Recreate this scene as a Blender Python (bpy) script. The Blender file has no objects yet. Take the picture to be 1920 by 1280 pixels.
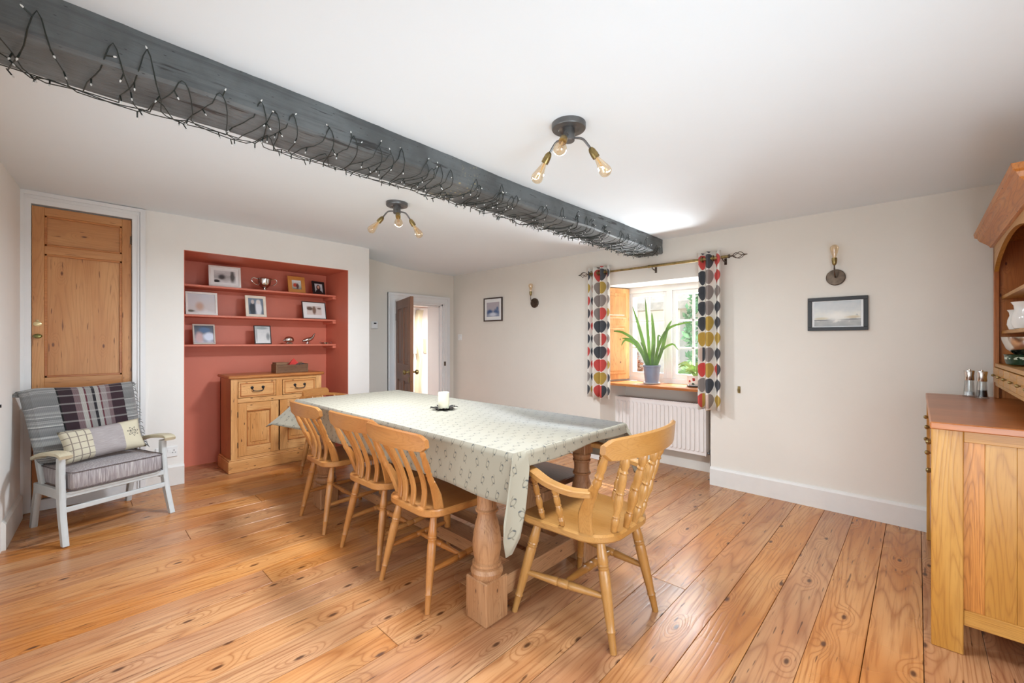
import bpy, bmesh, math, random
from math import sin, cos, pi, radians as R, sqrt
from mathutils import Vector, Matrix
random.seed(7)
S = bpy.context.scene
COL = S.collection

def lin(r, g, b):
    f = lambda v: (v/255/12.92) if v/255 <= .04045 else ((v/255+.055)/1.055)**2.4
    return (f(r), f(g), f(b), 1)

# ------------------------------------------------------------------ camera, world, lights
H = 1.25
cam = bpy.data.cameras.new('camera'); cam.lens = 15.0; cam.sensor_width = 36; cam.clip_start = .02; cam.clip_end = 200
co = bpy.data.objects.new('camera', cam); COL.objects.link(co)
co.location = (0, 0, H); co.rotation_euler = (R(90), 0, R(-46.431))
S.camera = co
S.view_settings.view_transform = 'Standard'; S.view_settings.look = 'None'
S.view_settings.gamma = 1; S.view_settings.use_curve_mapping = False
S.view_settings.exposure = 1.16

w = bpy.data.worlds.new('world'); S.world = w; w.use_nodes = True
nt = w.node_tree; nt.nodes.clear()
sky = nt.nodes.new('ShaderNodeTexSky'); sky.sky_type = 'NISHITA'; sky.sun_disc = False
sky.sun_elevation = R(52); sky.sun_rotation = R(70); sky.dust_density = 2.0
bg = nt.nodes.new('ShaderNodeBackground'); bg.inputs['Strength'].default_value = .12
hs = nt.nodes.new('ShaderNodeHueSaturation'); hs.inputs['Saturation'].default_value = .75
ow = nt.nodes.new('ShaderNodeOutputWorld')
nt.links.new(sky.outputs[0], hs.inputs['Color']); nt.links.new(hs.outputs[0], bg.inputs['Color']); nt.links.new(bg.outputs[0], ow.inputs['Surface'])

def lamp(name, kind, loc, energy, color=(1, 1, 1), direction=None, size=None, size_y=None, angle=None, spread=None):
    l = bpy.data.lights.new(name, kind); l.energy = energy; l.color = color
    if kind == 'AREA':
        l.shape = 'RECTANGLE'; l.size = size; l.size_y = size_y
        if spread: l.spread = R(spread)
    if angle is not None: l.angle = angle
    o = bpy.data.objects.new(name, l); COL.objects.link(o); o.location = loc
    if direction is not None:
        o.rotation_euler = Vector(direction).to_track_quat('-Z', 'Y').to_euler()
    return o
lamp('sun', 'SUN', (6, -2, 6), 4.5, (1, .95, .86), (-.62, .17, -.86), angle=R(.8))
# area lamps: side and left are added fill, far pair boosts the real window
lamp('side_fill', 'AREA', (1.15, -.575, .85), 22, (.78, .91, 1), (0.6, 1, .14), 1.7, 1.15, spread=150)  # added fill, set in an assumed opening behind the camera
lamp('left_fill', 'AREA', (-.275, 1.9, .85), 11, (.82, .92, 1), (1, 0.15, .0), 2.4, 1.15, spread=160)  # added fill, set in an assumed opening left of the camera
lamp('daylight_far_sky', 'AREA', (5.3, 1.75, 2.75), 130, (.84, .93, 1), (-1, .05, -.85), 1.6, 1.2, spread=120)
lamp('daylight_far_ground', 'AREA', (5.5, 1.8, -.10), 130, (.90, .95, 1), (-1, 0, .75), 1.6, .9, spread=120)
lamp('hall_fill', 'AREA', (4.0, 6.0, 2.05), 60, (1, .96, .92), (.2, .3, -1), 1.2, .8)  # added lamp under the hall ceiling to keep the hall bright

# added downward fill discs below the two unlit ceiling fittings
for n_, x_, y_, z_ in (('disc_fill_near', 1.535, 1.115, 2.02), ('disc_fill_far', 1.62, 2.66, 2.03)):
    l_ = lamp(n_, 'AREA', (x_, y_, z_), 15 if n_ == 'disc_fill_near' else 27, (.80, .90, 1), (0, 0, -1), .3, .3, spread=180); l_.data.shape = 'DISK'

# ------------------------------------------------------------------ node helpers
class NB:
    def __init__(s, name, rough=.5, metal=0.0, spec=None):
        s.m = bpy.data.materials.new(name); s.m.use_nodes = True
        s.t = s.m.node_tree; s.b = s.t.nodes['Principled BSDF']
        s.set('Roughness', rough); s.set('Metallic', metal)
        if spec is not None: s.set('Specular IOR Level', spec)
    def n(s, typ, **kw):
        nd = s.t.nodes.new(typ)
        for k, v in kw.items(): setattr(nd, k, v)
        return nd
    def put(s, sock, v):
        if isinstance(v, bpy.types.NodeSocket): s.t.links.new(v, sock)
        else: sock.default_value = v
    def set(s, k, v): s.put(s.b.inputs[k], v)
    def M(s, op, a, b=0.0, c=0.0):
        nd = s.n('ShaderNodeMath', operation=op)
        s.put(nd.inputs[0], a); s.put(nd.inputs[1], b); s.put(nd.inputs[2], c)
        return nd.outputs[0]
    def V(s, op, a, b=(0, 0, 0)):
        nd = s.n('ShaderNodeVectorMath', operation=op)
        s.put(nd.inputs[0], a)
        if op == 'SCALE': s.put(nd.inputs['Scale'], b)
        else: s.put(nd.inputs[1], b)
        return nd.outputs['Value'] if op in ('LENGTH', 'DISTANCE', 'DOT_PRODUCT') else nd.outputs[0]
    def coord(s, k='Object'): return s.n('ShaderNodeTexCoord').outputs[k]
    def rnd(s): return s.n('ShaderNodeObjectInfo').outputs['Random']
    def noise(s, vec, scale=5, detail=3, rough=.5, dist=0):
        nd = s.n('ShaderNodeTexNoise'); s.put(nd.inputs['Vector'], vec)
        nd.inputs['Scale'].default_value = scale; nd.inputs['Detail'].default_value = detail
        nd.inputs['Roughness'].default_value = rough; nd.inputs['Distortion'].default_value = dist
        return nd.outputs[0]
    def ramp(s, f, stops, mode='LINEAR'):
        nd = s.n('ShaderNodeValToRGB'); s.put(nd.inputs[0], f); cr = nd.color_ramp; cr.interpolation = mode
        while len(cr.elements) < len(stops): cr.elements.new(.5)
        for e, (p, c) in zip(cr.elements, stops): e.position = p; e.color = c if len(c) == 4 else (*c, 1)
        return nd.outputs[0]
    def mix(s, f, a, b, mode='MIX'):
        nd = s.n('ShaderNodeMix', data_type='RGBA', blend_type=mode)
        s.put(nd.inputs[0], f); s.put(nd.inputs[6], a); s.put(nd.inputs[7], b)
        return nd.outputs[2]
    def step(s, x, lo, hi):
        nd = s.n('ShaderNodeMapRange', interpolation_type='SMOOTHSTEP')
        s.put(nd.inputs[0], x); s.put(nd.inputs[1], lo); s.put(nd.inputs[2], hi)
        return nd.outputs[0]
    def bump(s, h, strength=.2, dist=.01):
        nd = s.n('ShaderNodeBump'); s.put(nd.inputs['Height'], h)
        nd.inputs['Strength'].default_value = strength; nd.inputs['Distance'].default_value = dist
        s.set('Normal', nd.outputs[0])
    def xyz(s, v):
        nd = s.n('ShaderNodeSeparateXYZ'); s.put(nd.inputs[0], v); return nd.outputs
    def vec(s, x, y, z=0.0):
        nd = s.n('ShaderNodeCombineXYZ'); s.put(nd.inputs[0], x); s.put(nd.inputs[1], y); s.put(nd.inputs[2], z); return nd.outputs[0]

MATS = {}
def plain(name, rgb, rough=.5, metal=0.0, var=.04, scale=12, bump=0.0, spec=None):
    if name in MATS: return MATS[name]
    b = NB(name, rough, metal, spec)
    f = b.noise(b.coord(), scale, 3)
    c = lin(*rgb)
    lo = tuple(v*(1-var*2) for v in c[:3]) + (1,); hi = tuple(min(1, v*(1+var*2)) for v in c[:3]) + (1,)
    b.set('Base Color', b.ramp(f, [(.3, lo), (.7, hi)]))
    if bump: b.bump(f, bump, .004)
    MATS[name] = b.m; return b.m

WOODS = {  # light, mid, dark, knot, scale, contrast, knots, roughness
    'floor':   ((230, 170, 116), (214, 142, 86), (160, 90, 46), (70, 36, 20), 1.0, .95, .50, .30),
    'pine':    ((226, 172, 112), (204, 142, 80), (158, 96, 44), (84, 42, 18), 2.0, .55, .55, .42),
    'door':    ((206, 150, 96), (190, 128, 74), (150, 90, 44), (96, 48, 22), 1.4, .40, .25, .40),
    'beech':   ((214, 148, 82), (196, 122, 56), (146, 84, 32), (120, 74, 36), 3.0, .40, 0, .33),
    'elm':     ((216, 160, 92), (198, 136, 66), (150, 92, 36), (110, 66, 30), 3.0, .38, 0, .30),
    'table':   ((206, 156, 112), (178, 122, 78), (132, 82, 46), (76, 42, 24), 2.2, .60, .45, .45),
    'oak':     ((226, 168, 84), (208, 144, 58), (168, 104, 40), (130, 74, 28), 2.2, .75, 0, .36),
    'oakdark': ((206, 138, 66), (184, 112, 46), (128, 68, 22), (100, 50, 18), 2.4, .80, .1, .36),
    'counter': ((188, 116, 64), (168, 96, 46), (126, 68, 30), (80, 44, 24), 2.0, .50, 0, .28),
    'cherry':  ((196, 128, 70), (172, 100, 48), (126, 66, 28), (90, 44, 20), 2.2, .55, .1, .34),
    'dark':    ((120, 72, 48), (94, 54, 34), (60, 32, 20), (34, 18, 12), 2.0, .50, 0, .35),
    'hall':    ((144, 96, 66), (114, 72, 46), (84, 42, 26), (44, 22, 14), 2.4, .50, .1, .40),
    'crate':   ((150, 112, 80), (116, 80, 54), (70, 46, 30), (40, 24, 16), 5.0, .60, .3, .70),
    'weather': ((214, 204, 176), (190, 178, 150), (150, 138, 114), (110, 96, 78), 4.0, .40, .1, .60),
}
def wood(kind, axis='X'):
    key = kind + '_wood_along_' + axis.lower()
    if key in MATS: return MATS[key]
    L, Mi, D, K, sc, con, kn, ro = WOODS[kind]
    k_ = dict(beech=.85, elm=.82, oak=.88, floor=.86, table=.88).get(kind, 1.0)
    L, Mi, D = [tuple(c*k_ for c in q) for q in (L, Mi, D)]
    b = NB(key, ro)
    rnd = b.rnd()
    off = b.vec(b.M('MULTIPLY', rnd, 37.0), b.M('MULTIPLY', rnd, 91.0), b.M('MULTIPLY', rnd, 53.0))
    v = b.V('ADD', b.coord(), off)
    p = b.xyz(v); ia = 'XYZ'.index(axis); o = [k for k in range(3) if k != ia]
    a, q, r_ = p[ia], p[o[0]], p[o[1]]
    g = b.vec(b.M('MULTIPLY', a, .42*sc), b.M('MULTIPLY', q, 5.2*sc), b.M('MULTIPLY', r_, 5.2*sc))
    n1 = b.noise(g, 1.0, 1.0, .35)
    kv = b.vec(b.M('MULTIPLY', a, 2.6*sc), b.M('MULTIPLY', b.M('ADD', q, r_), 6.2*sc), 0.0)
    vor = b.n('ShaderNodeTexVoronoi', voronoi_dimensions='2D'); b.put(vor.inputs['Vector'], kv); vor.inputs['Scale'].default_value = 1.0
    d = vor.outputs['Distance']
    pick = b.M('GREATER_THAN', b.xyz(vor.outputs['Color'])[0], 1 - kn)
    halo = b.M('MULTIPLY', b.M('SUBTRACT', 1.0, b.step(d, .0, .38)), pick)
    n2 = b.M('ADD', n1, b.M('MULTIPLY', halo, .16))
    ring = b.M('ABSOLUTE', b.M('SINE', b.M('MULTIPLY', n2, 64.0)))
    ring = b.M('POWER', b.M('SUBTRACT', 1.0, ring), 2.2)
    fine = b.noise(b.vec(b.M('MULTIPLY', a, 4*sc), b.M('MULTIPLY', q, 90*sc), b.M('MULTIPLY', r_, 90*sc)), 1.0, 2.0, .6)
    big = b.noise(b.vec(b.M('MULTIPLY', a, 1.2), b.M('MULTIPLY', q, 6.0), b.M('MULTIPLY', r_, 6.0)), 1.0, 2.0)
    base = b.mix(b.step(big, .3, .7), lin(*L), lin(*Mi))
    base = b.mix(b.M('MULTIPLY', ring, con*.62), base, lin(*D))
    base = b.mix(b.M('MULTIPLY', b.step(fine, .45, .75), con*.55), base, lin(*D))
    knot = b.M('MULTIPLY', b.M('SUBTRACT', 1.0, b.step(d, .025, .080)), pick)
    base = b.mix(b.M('MULTIPLY', knot, .9), base, lin(*K))
    if kn > .2:
        dash = b.noise(b.vec(b.M('MULTIPLY', a, 7*sc), b.M('MULTIPLY', q, 75*sc), b.M('MULTIPLY', r_, 75*sc)), 1.0, 1.0, .4)
        base = b.mix(b.M('MULTIPLY', b.step(dash, .70, .76), .75), base, lin(*K))
    if kind == 'floor':
        hv = b.n('ShaderNodeHueSaturation'); b.put(hv.inputs['Color'], base)
        b.put(hv.inputs['Value'], b.M('ADD', .90, b.M('MULTIPLY', rnd, .18)))
        b.put(hv.inputs['Saturation'], b.M('ADD', .92, b.M('MULTIPLY', rnd, .18)))
        base = hv.outputs[0]
        wr = b.noise(b.coord(), 2.0, 2, .5)
        b.set('Roughness', b.M('ADD', .20, b.M('MULTIPLY', wr, .16)))
        # worn paler patch of varnish
    b.set('Base Color', base)
    b.bump(b.M('ADD', b.M('MULTIPLY', ring, -.6), b.M('MULTIPLY', fine, .5)), .10 if kind != 'crate' else .5, .004)
    MATS[key] = b.m; return b.m

def paint(name, rgb, rough=.6, bump=.12, mott=.02, sc=3.0):
    if name in MATS: return MATS[name]
    b = NB(name, rough)
    c = b.coord(); n = b.noise(c, sc, 4, .6); f = b.noise(c, 45, 2)
    k = lin(*rgb)
    b.set('Base Color', b.ramp(n, [(.25, tuple(v*(1-mott) for v in k[:3])), (.75, tuple(min(1, v*(1+mott)) for v in k[:3]))]))
    b.bump(b.M('ADD', n, b.M('MULTIPLY', f, .25)), bump, .01)
    MATS[name] = b.m; return b.m

def glass(name, tint=(255, 255, 255), rough=0.0, alpha=.2):
    if name in MATS: return MATS[name]
    b = NB(name); nt_ = b.t
    tr = b.n('ShaderNodeBsdfTransparent'); tr.inputs[0].default_value = lin(*tint)
    gl = b.n('ShaderNodeBsdfGlossy'); gl.inputs['Roughness'].default_value = rough; gl.inputs['Color'].default_value = (.85, .85, .85, 1)
    lw = b.n('ShaderNodeLayerWeight'); lw.inputs[0].default_value = .35
    ms = b.n('ShaderNodeMixShader')
    b.put(ms.inputs[0], b.M('ADD', b.M('MULTIPLY', lw.outputs['Fresnel'], .3), alpha*.2)); b.put(ms.inputs[1], tr.outputs[0]); b.put(ms.inputs[2], gl.outputs[0])
    b.t.links.new(ms.outputs[0], b.t.nodes['Material Output'].inputs['Surface'])
    MATS[name] = b.m; return b.m

white_wall = paint('magnolia_wall_paint', (238, 234, 228), .75, .15)
white_ceil = paint('white_ceiling_paint', (234, 242, 247), .8, .12, .012, 1.5)
light_tinted_wall = paint('white_wall_warm_light_tint', (227, 220, 209), .75, .15)  # wall white with the warmer, dimmer light on these walls mixed into the colour
gloss_white = paint('white_gloss_paint', (232, 231, 230), .35, .05, .015)
skirt_white = paint('worn_white_skirting_paint', (226, 222, 216), .45, .12, .03, 9)
terracotta = paint('terracotta_wall_paint', (216, 122, 96), .48, .12, .05, 2.2)
brass = plain('aged_brass', (150, 130, 84), .34, .85, .15, 30)
bronze = plain('dark_bronze', (96, 82, 70), .35, .8, .15, 30)
pewter = plain('grey_pewter_metal', (112, 112, 112), .38, .7, .08, 20)
silver = plain('polished_silver', (205, 200, 196), .16, 1.0, .05, 20)
steel = plain('stainless_steel', (214, 210, 204), .18, 1.0, .03, 10)
black = plain('black_paint', (30, 29, 30), .4)
iron = plain('black_iron', (44, 42, 42), .45, .6, .1, 30, .2)
plastic = plain('white_plastic', (236, 236, 234), .3)
rad_white = plain('white_radiator_enamel', (240, 232, 226), .35, 0, .01)
greypaint = paint('grey_chalk_paint', (196, 198, 196), .6, .2, .06, 14)
mountc = plain('white_mount_card', (238, 238, 236), .7, 0, .01)
bulb_glass = glass('amber_bulb_glass', (253, 241, 222), 0, .5)
clear_glass = glass('clear_glass', (246, 248, 248), 0, .3)
pane_glass = glass('window_pane_glass', (252, 253, 253), 0, .1)
filament = plain('filament', (236, 206, 150), .5)

# ------------------------------------------------------------------ mesh helpers
def rot_to(d):
    return Vector((0, 0, 1)).rotation_difference(Vector(d).normalized()).to_matrix().to_4x4()
class MB:
    def __init__(s): s.bm = bmesh.new(); s.uv = s.bm.loops.layers.uv.new('UVMap'); s.mi = 0
    def face(s, vs, uvs=None):
        try: f = s.bm.faces.new(vs)
        except ValueError: return None
        f.material_index = s.mi
        if uvs:
            for l, u in zip(f.loops, uvs): l[s.uv].uv = u
        return f
    def box(s, x0, x1, y0, y1, z0, z1, bev=0.0, M=None):
        M = M or Matrix()
        v = [s.bm.verts.new(M @ Vector(p)) for p in ((x0, y0, z0), (x1, y0, z0), (x1, y1, z0), (x0, y1, z0), (x0, y0, z1), (x1, y0, z1), (x1, y1, z1), (x0, y1, z1))]
        fs = [s.face([v[i] for i in q]) for q in ((0, 3, 2, 1), (4, 5, 6, 7), (0, 1, 5, 4), (1, 2, 6, 5), (2, 3, 7, 6), (3, 0, 4, 7))]
        if bev > 0:
            es = {e for f in fs for e in f.edges}
            r = bmesh.ops.bevel(s.bm, geom=list(es), offset=bev, segments=1, affect='EDGES', profile=.5)
            for f in r['faces']: f.material_index = s.mi
        return s
    def rings(s, rings, cap=True, close=True, uvf=None):
        rows = [[s.bm.verts.new(p) for p in r] for r in rings]
        n = len(rows[0])
        for i in range(len(rows)-1):
            for j in range(n if close else n-1):
                k = (j+1) % n
                uv = None
                if uvf: uv = [uvf(i, j), uvf(i, j+1), uvf(i+1, j+1), uvf(i+1, j)]
                s.face([rows[i][j], rows[i][k], rows[i+1][k], rows[i+1][j]], uv)
        if cap and close:
            s.face(rows[0][::-1]); s.face(rows[-1])
        return s
    def lathe(s, prof, p0=(0, 0, 0), d=(0, 0, 1), n=16, cap=True, sx=1, sy=1):
        M = Matrix.Translation(p0) @ rot_to(d)
        s.rings([[M @ Vector((r*cos(2*pi*k/n)*sx, r*sin(2*pi*k/n)*sy, z)) for k in range(n)] for r, z in prof], cap)
        return s
    def turned(s, p0, p1, prof, n=12):
        p0 = Vector(p0); p1 = Vector(p1); L = (p1-p0).length
        return s.lathe([(r, t*L) for r, t in prof], p0, p1-p0, n)
    def tube(s, pts, r, n=8, smooth=0, cap=True, flat=None):
        pts = [Vector(p) for p in pts]
        rr = r if isinstance(r, (list, tuple)) else [r]*len(pts)
        if smooth: pts, rr = catmull(pts, rr, smooth)
        up = Vector((0, 0, 1)) if flat is None else Vector(flat[2])
        rings = []
        for i, p in enumerate(pts):
            t = (pts[min(i+1, len(pts)-1)] - pts[max(i-1, 0)]).normalized()
            a = t.cross(up)
            if a.length < 1e-4: a = t.cross(Vector((1, 0, 0)))
            a.normalize(); c = a.cross(t)
            fa, fb = (1, 1) if flat is None else flat[:2]
            if flat is None:
                rings.append([p + (a*cos(2*pi*k/n) + c*sin(2*pi*k/n))*rr[i] for k in range(n)])
            else:
                q = [(-1, -.7), (-.8, -1), (.8, -1), (1, -.7), (1, .7), (.8, 1), (-.8, 1), (-1, .7)]
                rings.append([p + a*x*fa*rr[i] + c*y*fb*rr[i] for x, y in q])
        return s.rings(rings, cap)
    def prism(s, outline, th, M=None, bev=0.0):
        """outline in local XY, extruded z 0..th"""
        M = M or Matrix()
        rings = []
        if bev:
            c = Vector((sum(p[0] for p in outline)/len(outline), sum(p[1] for p in outline)/len(outline)))
            def shr(p, b):
                q = Vector(p)-c; return c + q*(1 - b/max(q.length, 1e-6))
            for z, b in ((0, bev), (bev, 0), (th-bev, 0), (th, bev)):
                rings.append([M @ Vector((*shr(p, b), z)) for p in outline])
        else:
            for z in (0, th): rings.append([M @ Vector((p[0], p[1], z)) for p in outline])
        return s.rings(rings)
    def grid(s, f, nu, nv, uvf=None, close_u=False):
        rows = [[s.bm.verts.new(f(i/nu, j/nv)) for i in range(nu+1)] for j in range(nv+1)]
        for j in range(nv):
            for i in range(nu):
                uv = [(uvf or (lambda a, b: (a, b)))(a/nu, b/nv) for a, b in ((i, j), (i+1, j), (i+1, j+1), (i, j+1))]
                s.face([rows[j][i], rows[j][i+1], rows[j+1][i+1], rows[j+1][i]], uv)
        return s
    def sphere(s, c, r, n=12, m=8, sc=(1, 1, 1)):
        rings = []
        for i in range(m+1):
            a = pi*i/m; rr = max(sin(a), .002)
            rings.append([Vector(c) + Vector((cos(2*pi*k/n)*rr*r*sc[0], sin(2*pi*k/n)*rr*r*sc[1], -cos(a)*r*sc[2])) for k in range(n)])
        return s.rings(rings)
    def build(s, name, mat, parent=None, loc=None, rotz=0, smooth=True, angle=35, mods=(), norm=True):
        if norm: bmesh.ops.recalc_face_normals(s.bm, faces=s.bm.faces)
        me = bpy.data.meshes.new(name); s.bm.to_mesh(me); s.bm.free()
        for m in (mat if isinstance(mat, (list, tuple)) else [mat]): me.materials.append(m)
        if smooth:
            me.polygons.foreach_set('use_smooth', [True]*len(me.polygons))
            me.set_sharp_from_angle(angle=R(angle))
        o = bpy.data.objects.new(name, me); COL.objects.link(o)
        if parent is not None: o.parent = parent
        if loc is not None: o.location = loc
        if rotz: o.rotation_euler.z = rotz
        for k, kw in mods:
            md = o.modifiers.new(k.lower(), k)
            for a, v in kw.items(): setattr(md, a, v)
        return o
def catmull(pts, rr, k):
    out, ro = [], []
    n = len(pts)
    for i in range(n-1):
        p0, p1, p2, p3 = pts[max(i-1, 0)], pts[i], pts[i+1], pts[min(i+2, n-1)]
        for j in range(k):
            t = j/k
            out.append(.5*((2*p1) + (p2-p0)*t + (2*p0-5*p1+4*p2-p3)*t*t + (3*p1-p0-3*p2+p3)*t**3))
            ro.append(rr[i]*(1-t)+rr[i+1]*t)
    out.append(pts[-1]); ro.append(rr[-1])
    return out, ro
def rrect(w, d, r, n=5, cx=0, cy=0):
    o = []
    for sx, sy, a0 in ((1, -1, -90), (1, 1, 0), (-1, 1, 90), (-1, -1, 180)):
        for k in range(n+1):
            a = R(a0 + 90*k/n); o.append((cx+sx*(w/2-r)+cos(a)*r, cy+sy*(d/2-r)+sin(a)*r))
    return o
def tag(o, label, cat, group=None, kind=None):
    o['label'] = label; o['category'] = cat
    if group: o['group'] = group
    if kind: o['kind'] = kind
    return o
def thing(name, label, cat, loc=(0, 0, 0), rotz=0, group=None):
    o = bpy.data.objects.new(name, None); COL.objects.link(o); o.empty_display_size = .05
    o.location = loc; o.rotation_euler.z = rotz
    return tag(o, label, cat, group)
def struct(o, label=None, cat=None):
    o['kind'] = 'structure'
    if label: o['label'] = label
    if cat: o['category'] = cat
    return o
def dup(root, loc, rotz, label):
    r = root.copy(); COL.objects.link(r); r.location = loc; r.rotation_euler.z = rotz; r['label'] = label
    for ch in list(root.children):
        c = ch.copy(); COL.objects.link(c); c.parent = r
        for g in ch.children:
            d = g.copy(); COL.objects.link(d); d.parent = c
    return r
def sm(t): t = max(0., min(1., t)); return t*t*(3-2*t)
def fz(y): return .054*max(0., min(1., (y-3)/1.5))
def cz(x, y): return 2.210 + .095*sm((y-1.9)/2.6)*(1 - sm((x-2.25)/1.0))
NY, BY, SY, WX, LX, RY = 4.5, 5.06, 4.91, 3.92, -.215, -.56     # wall planes

# ------------------------------------------------------------------ room shell
fl = MB(); fl.box(-.5, 4.4, -.7, 5.3, -.12, -.03)
floor = struct(fl.build('floor', plain('dark_subfloor', (52, 36, 26), .9)), 'wide varnished pine floorboards running towards the window', 'floor')
ys = [-.70]; y = -.0135 - .178*3
k = 0
while y < 5.2:
    ys.append(y); y += (.178, .170, .182, .174, .176, .168)[k % 6]; k += 1
ys.append(5.26)
ys = sorted(y for y in ys if y >= -.72)
for i in range(len(ys)-1):
    y0, y1 = ys[i], ys[i+1]
    if y1-y0 < .03: continue
    cuts = [-.45, 4.36]
    if i % 4 == 1: cuts.insert(1, 1.05 + .37*((i*7) % 5))
    if i % 5 == 3: cuts.insert(1, .35 + .2*((i*3) % 4))
    for a, b_ in zip(cuts[:-1], cuts[1:]):
        g = .0007 + .0006*((i*5) % 3)
        m = MB(); z0, z1 = fz(y0), fz(y1); ya, yb = y0+g, y1-g*.6
        xa, xb = a+.0012, b_-.0012; c = .0012
        v = [Vector(p) for p in ((xa, ya, z0-.022), (xb, ya, z0-.022), (xb, yb, z1-.022), (xa, yb, z1-.022),
                                 (xa, ya, z0-c), (xb, ya, z0-c), (xb, yb, z1-c), (xa, yb, z1-c),
                                 (xa+c, ya+c, z0), (xb-c, ya+c, z0), (xb-c, yb-c, z1), (xa+c, yb-c, z1))]
        m.rings([v[0:4], v[4:8], v[8:12]])
        m.build('floorboard', wood('floor', 'X'), floor, smooth=False)

# ceiling: gently uneven plaster
m = MB(); m.grid(lambda u, v: Vector((-.4+5.0*u, -.75+6.1*v, cz(-.4+5.0*u, -.75+6.1*v) + .006*sin(7*u+3*v)*sin(5*v))), 30, 36)
m.box(-.5, 4.7, -.8, 5.4, 2.36, 2.42)
struct(m.build('ceiling', white_ceil, norm=False), 'white uneven plaster ceiling', 'ceiling')

def wallbox(m, *a): m.box(*a)
# back wall with door recess and painted alcove
m = MB(); T = 2.36
m.box(LX-.15, -.160, NY, BY+.1, -.02, T); m.box(-.160, .376, NY, BY+.1, 2.222, T)
m.box(-.160, .376, NY, BY+.1, -.02, .125); m.box(-.160, .376, NY+.06, BY+.1, .1, 2.3)
m.box(.376, .7025, NY, BY+.1, -.02, T); m.box(.7025, 2.139, NY, BY+.1, 2.026, T)
m.box(.7025, 2.139, BY+.004, BY+.1, -.02, 2.1); m.box(2.139, 2.385, NY, BY+.1, -.02, T)
wb = struct(m.build('wall_back', white_wall, smooth=False), 'white back wall with cupboard door and terracotta alcove', 'wall')
m = MB(); m.box(.7025, 2.139, BY, BY+.004, .0, 2.026); m.box(.7025, .7065, NY+.001, BY, .0, 2.026)
m.box(2.135, 2.139, NY+.001, BY, .0, 2.026); m.box(.7065, 2.135, NY+.001, BY, 2.022, 2.026)
m.build('alcove_lining', terracotta, wb, smooth=False)
# side wall with the inner doorway
m = MB(); OX0, OX1, OZ = 2.957, 3.729, 1.775
m.box(2.385, OX0, SY, SY+.34, -.02, T); m.box(OX1, 4.3, SY, SY+.34, -.02, T); m.box(OX0, OX1, SY, SY+.34, OZ, T)
struct(m.build('wall_doorway', light_tinted_wall, smooth=False), 'pale set-back wall around the open inner doorway', 'wall')
# window wall with recess down to the floor (splayed reveals)
m = MB()
m.box(WX, 4.5, RY-.2, 1.32, -.02, T); m.box(WX, 4.5, 2.44, SY+.4, -.02, T)
m.box(WX, 4.5, 1.32, 2.44, 1.832, T)
m.prism([(WX, 1.32), (4.5, 1.32), (4.5, 1.405), (4.27, 1.395)], 1.86, Matrix.Translation((0, 0, -.02)))
m.prism([(WX, 2.44), (4.27, 2.315), (4.5, 2.315), (4.5, 2.44)], 1.86, Matrix.Translation((0, 0, -.02)))
m.box(4.25, 4.5, 1.39, 2.33, -.02, .80)
struct(m.build('wall_window', light_tinted_wall, smooth=False), 'white wall around the deep window recess', 'wall')
# side (dresser) wall with an added opening for the side fill lamp
m = MB()
m.box(-.4, .35, RY-.2, RY, -.02, T); m.box(2.05, 4.3, RY-.2, RY, -.02, T)
m.box(.35, 2.05, RY-.2, RY, -.02, .30); m.box(.35, 2.05, RY-.2, RY, 1.8, T)
struct(m.build('wall_dresser', white_wall, smooth=False), 'white wall behind the dresser', 'wall')
# left wall with an added opening for the left fill lamp
m = MB()
for ya, yb, za, zb in ((RY-.2, .65, -.02, T), (3.15, NY+.05, -.02, T), (.65, 3.15, -.02, .30), (.65, 3.15, 1.8, T)):
    def xl(y): return -.26 if y < 3.7 else -.26+.057*(y-3.7)/.8
    segs = [ya, yb] if not (ya < 3.7 < yb) else [ya, 3.7, yb]
    for a, b_ in zip(segs[:-1], segs[1:]):
        m.prism([(xl(a), a), (xl(b_), b_), (-.5, b_), (-.5, a)], zb-za, Matrix.Translation((0, 0, za)))
struct(m.build('wall_left', white_wall, smooth=False), 'narrow white wall at the left edge', 'wall')

m = MB(); m.box(.34, 2.06, RY-.08, RY-.05, .28, 1.82); struct(m.build('sky_block_side', plain('white_sky_block', (235, 235, 232), .8), smooth=False))  # unseen panel added to keep sky light out of the side opening
m = MB(); m.box(-.36, -.33, .64, 3.16, .28, 1.82); struct(m.build('sky_block_left', plain('white_sky_block', (235, 235, 232), .8), smooth=False))  # same for the left opening: added panel, shuts out the sky
# skirtings
def skirt(name, a, b_, h, th, z, n):
    a, b_ = Vector(a), Vector(b_); d = (b_-a).normalized(); nr = Vector((n[0], n[1]))
    m = MB(); q = [a, b_]
    prof = [(0, 0), (th, 0), (th, h-.02), (th*.55, h-.004), (0, h)]
    za, zb = fz(a.y), fz(b_.y)
    m.rings([[Vector((p.x+nr.x*o, p.y+nr.y*o, zz+hh)) for o, hh in prof] for p, zz in ((a, za), (b_, zb))])
    return struct(m.build(name, skirt_white, smooth=False))
skirt('baseboard_window', (WX, -.5), (WX, 1.32), .158, .022, 0, (-1, 0))
skirt('baseboard_far', (WX, 2.44), (WX, SY), .158, .022, 0, (-1, 0))
skirt('baseboard_back', (.44, NY), (.7025, NY), .17, .02, 0, (0, -1))
skirt('baseboard_pier', (2.139, NY), (2.385, NY), .17, .02, 0, (0, -1))
skirt('baseboard_left', (-.214, 4.40), (-.256, 3.86), .17, .024, 0, (1, -.05))
skirt('baseboard_doorway', (2.385, SY), (2.86, SY), .17, .02, 0, (0, -1))

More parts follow.
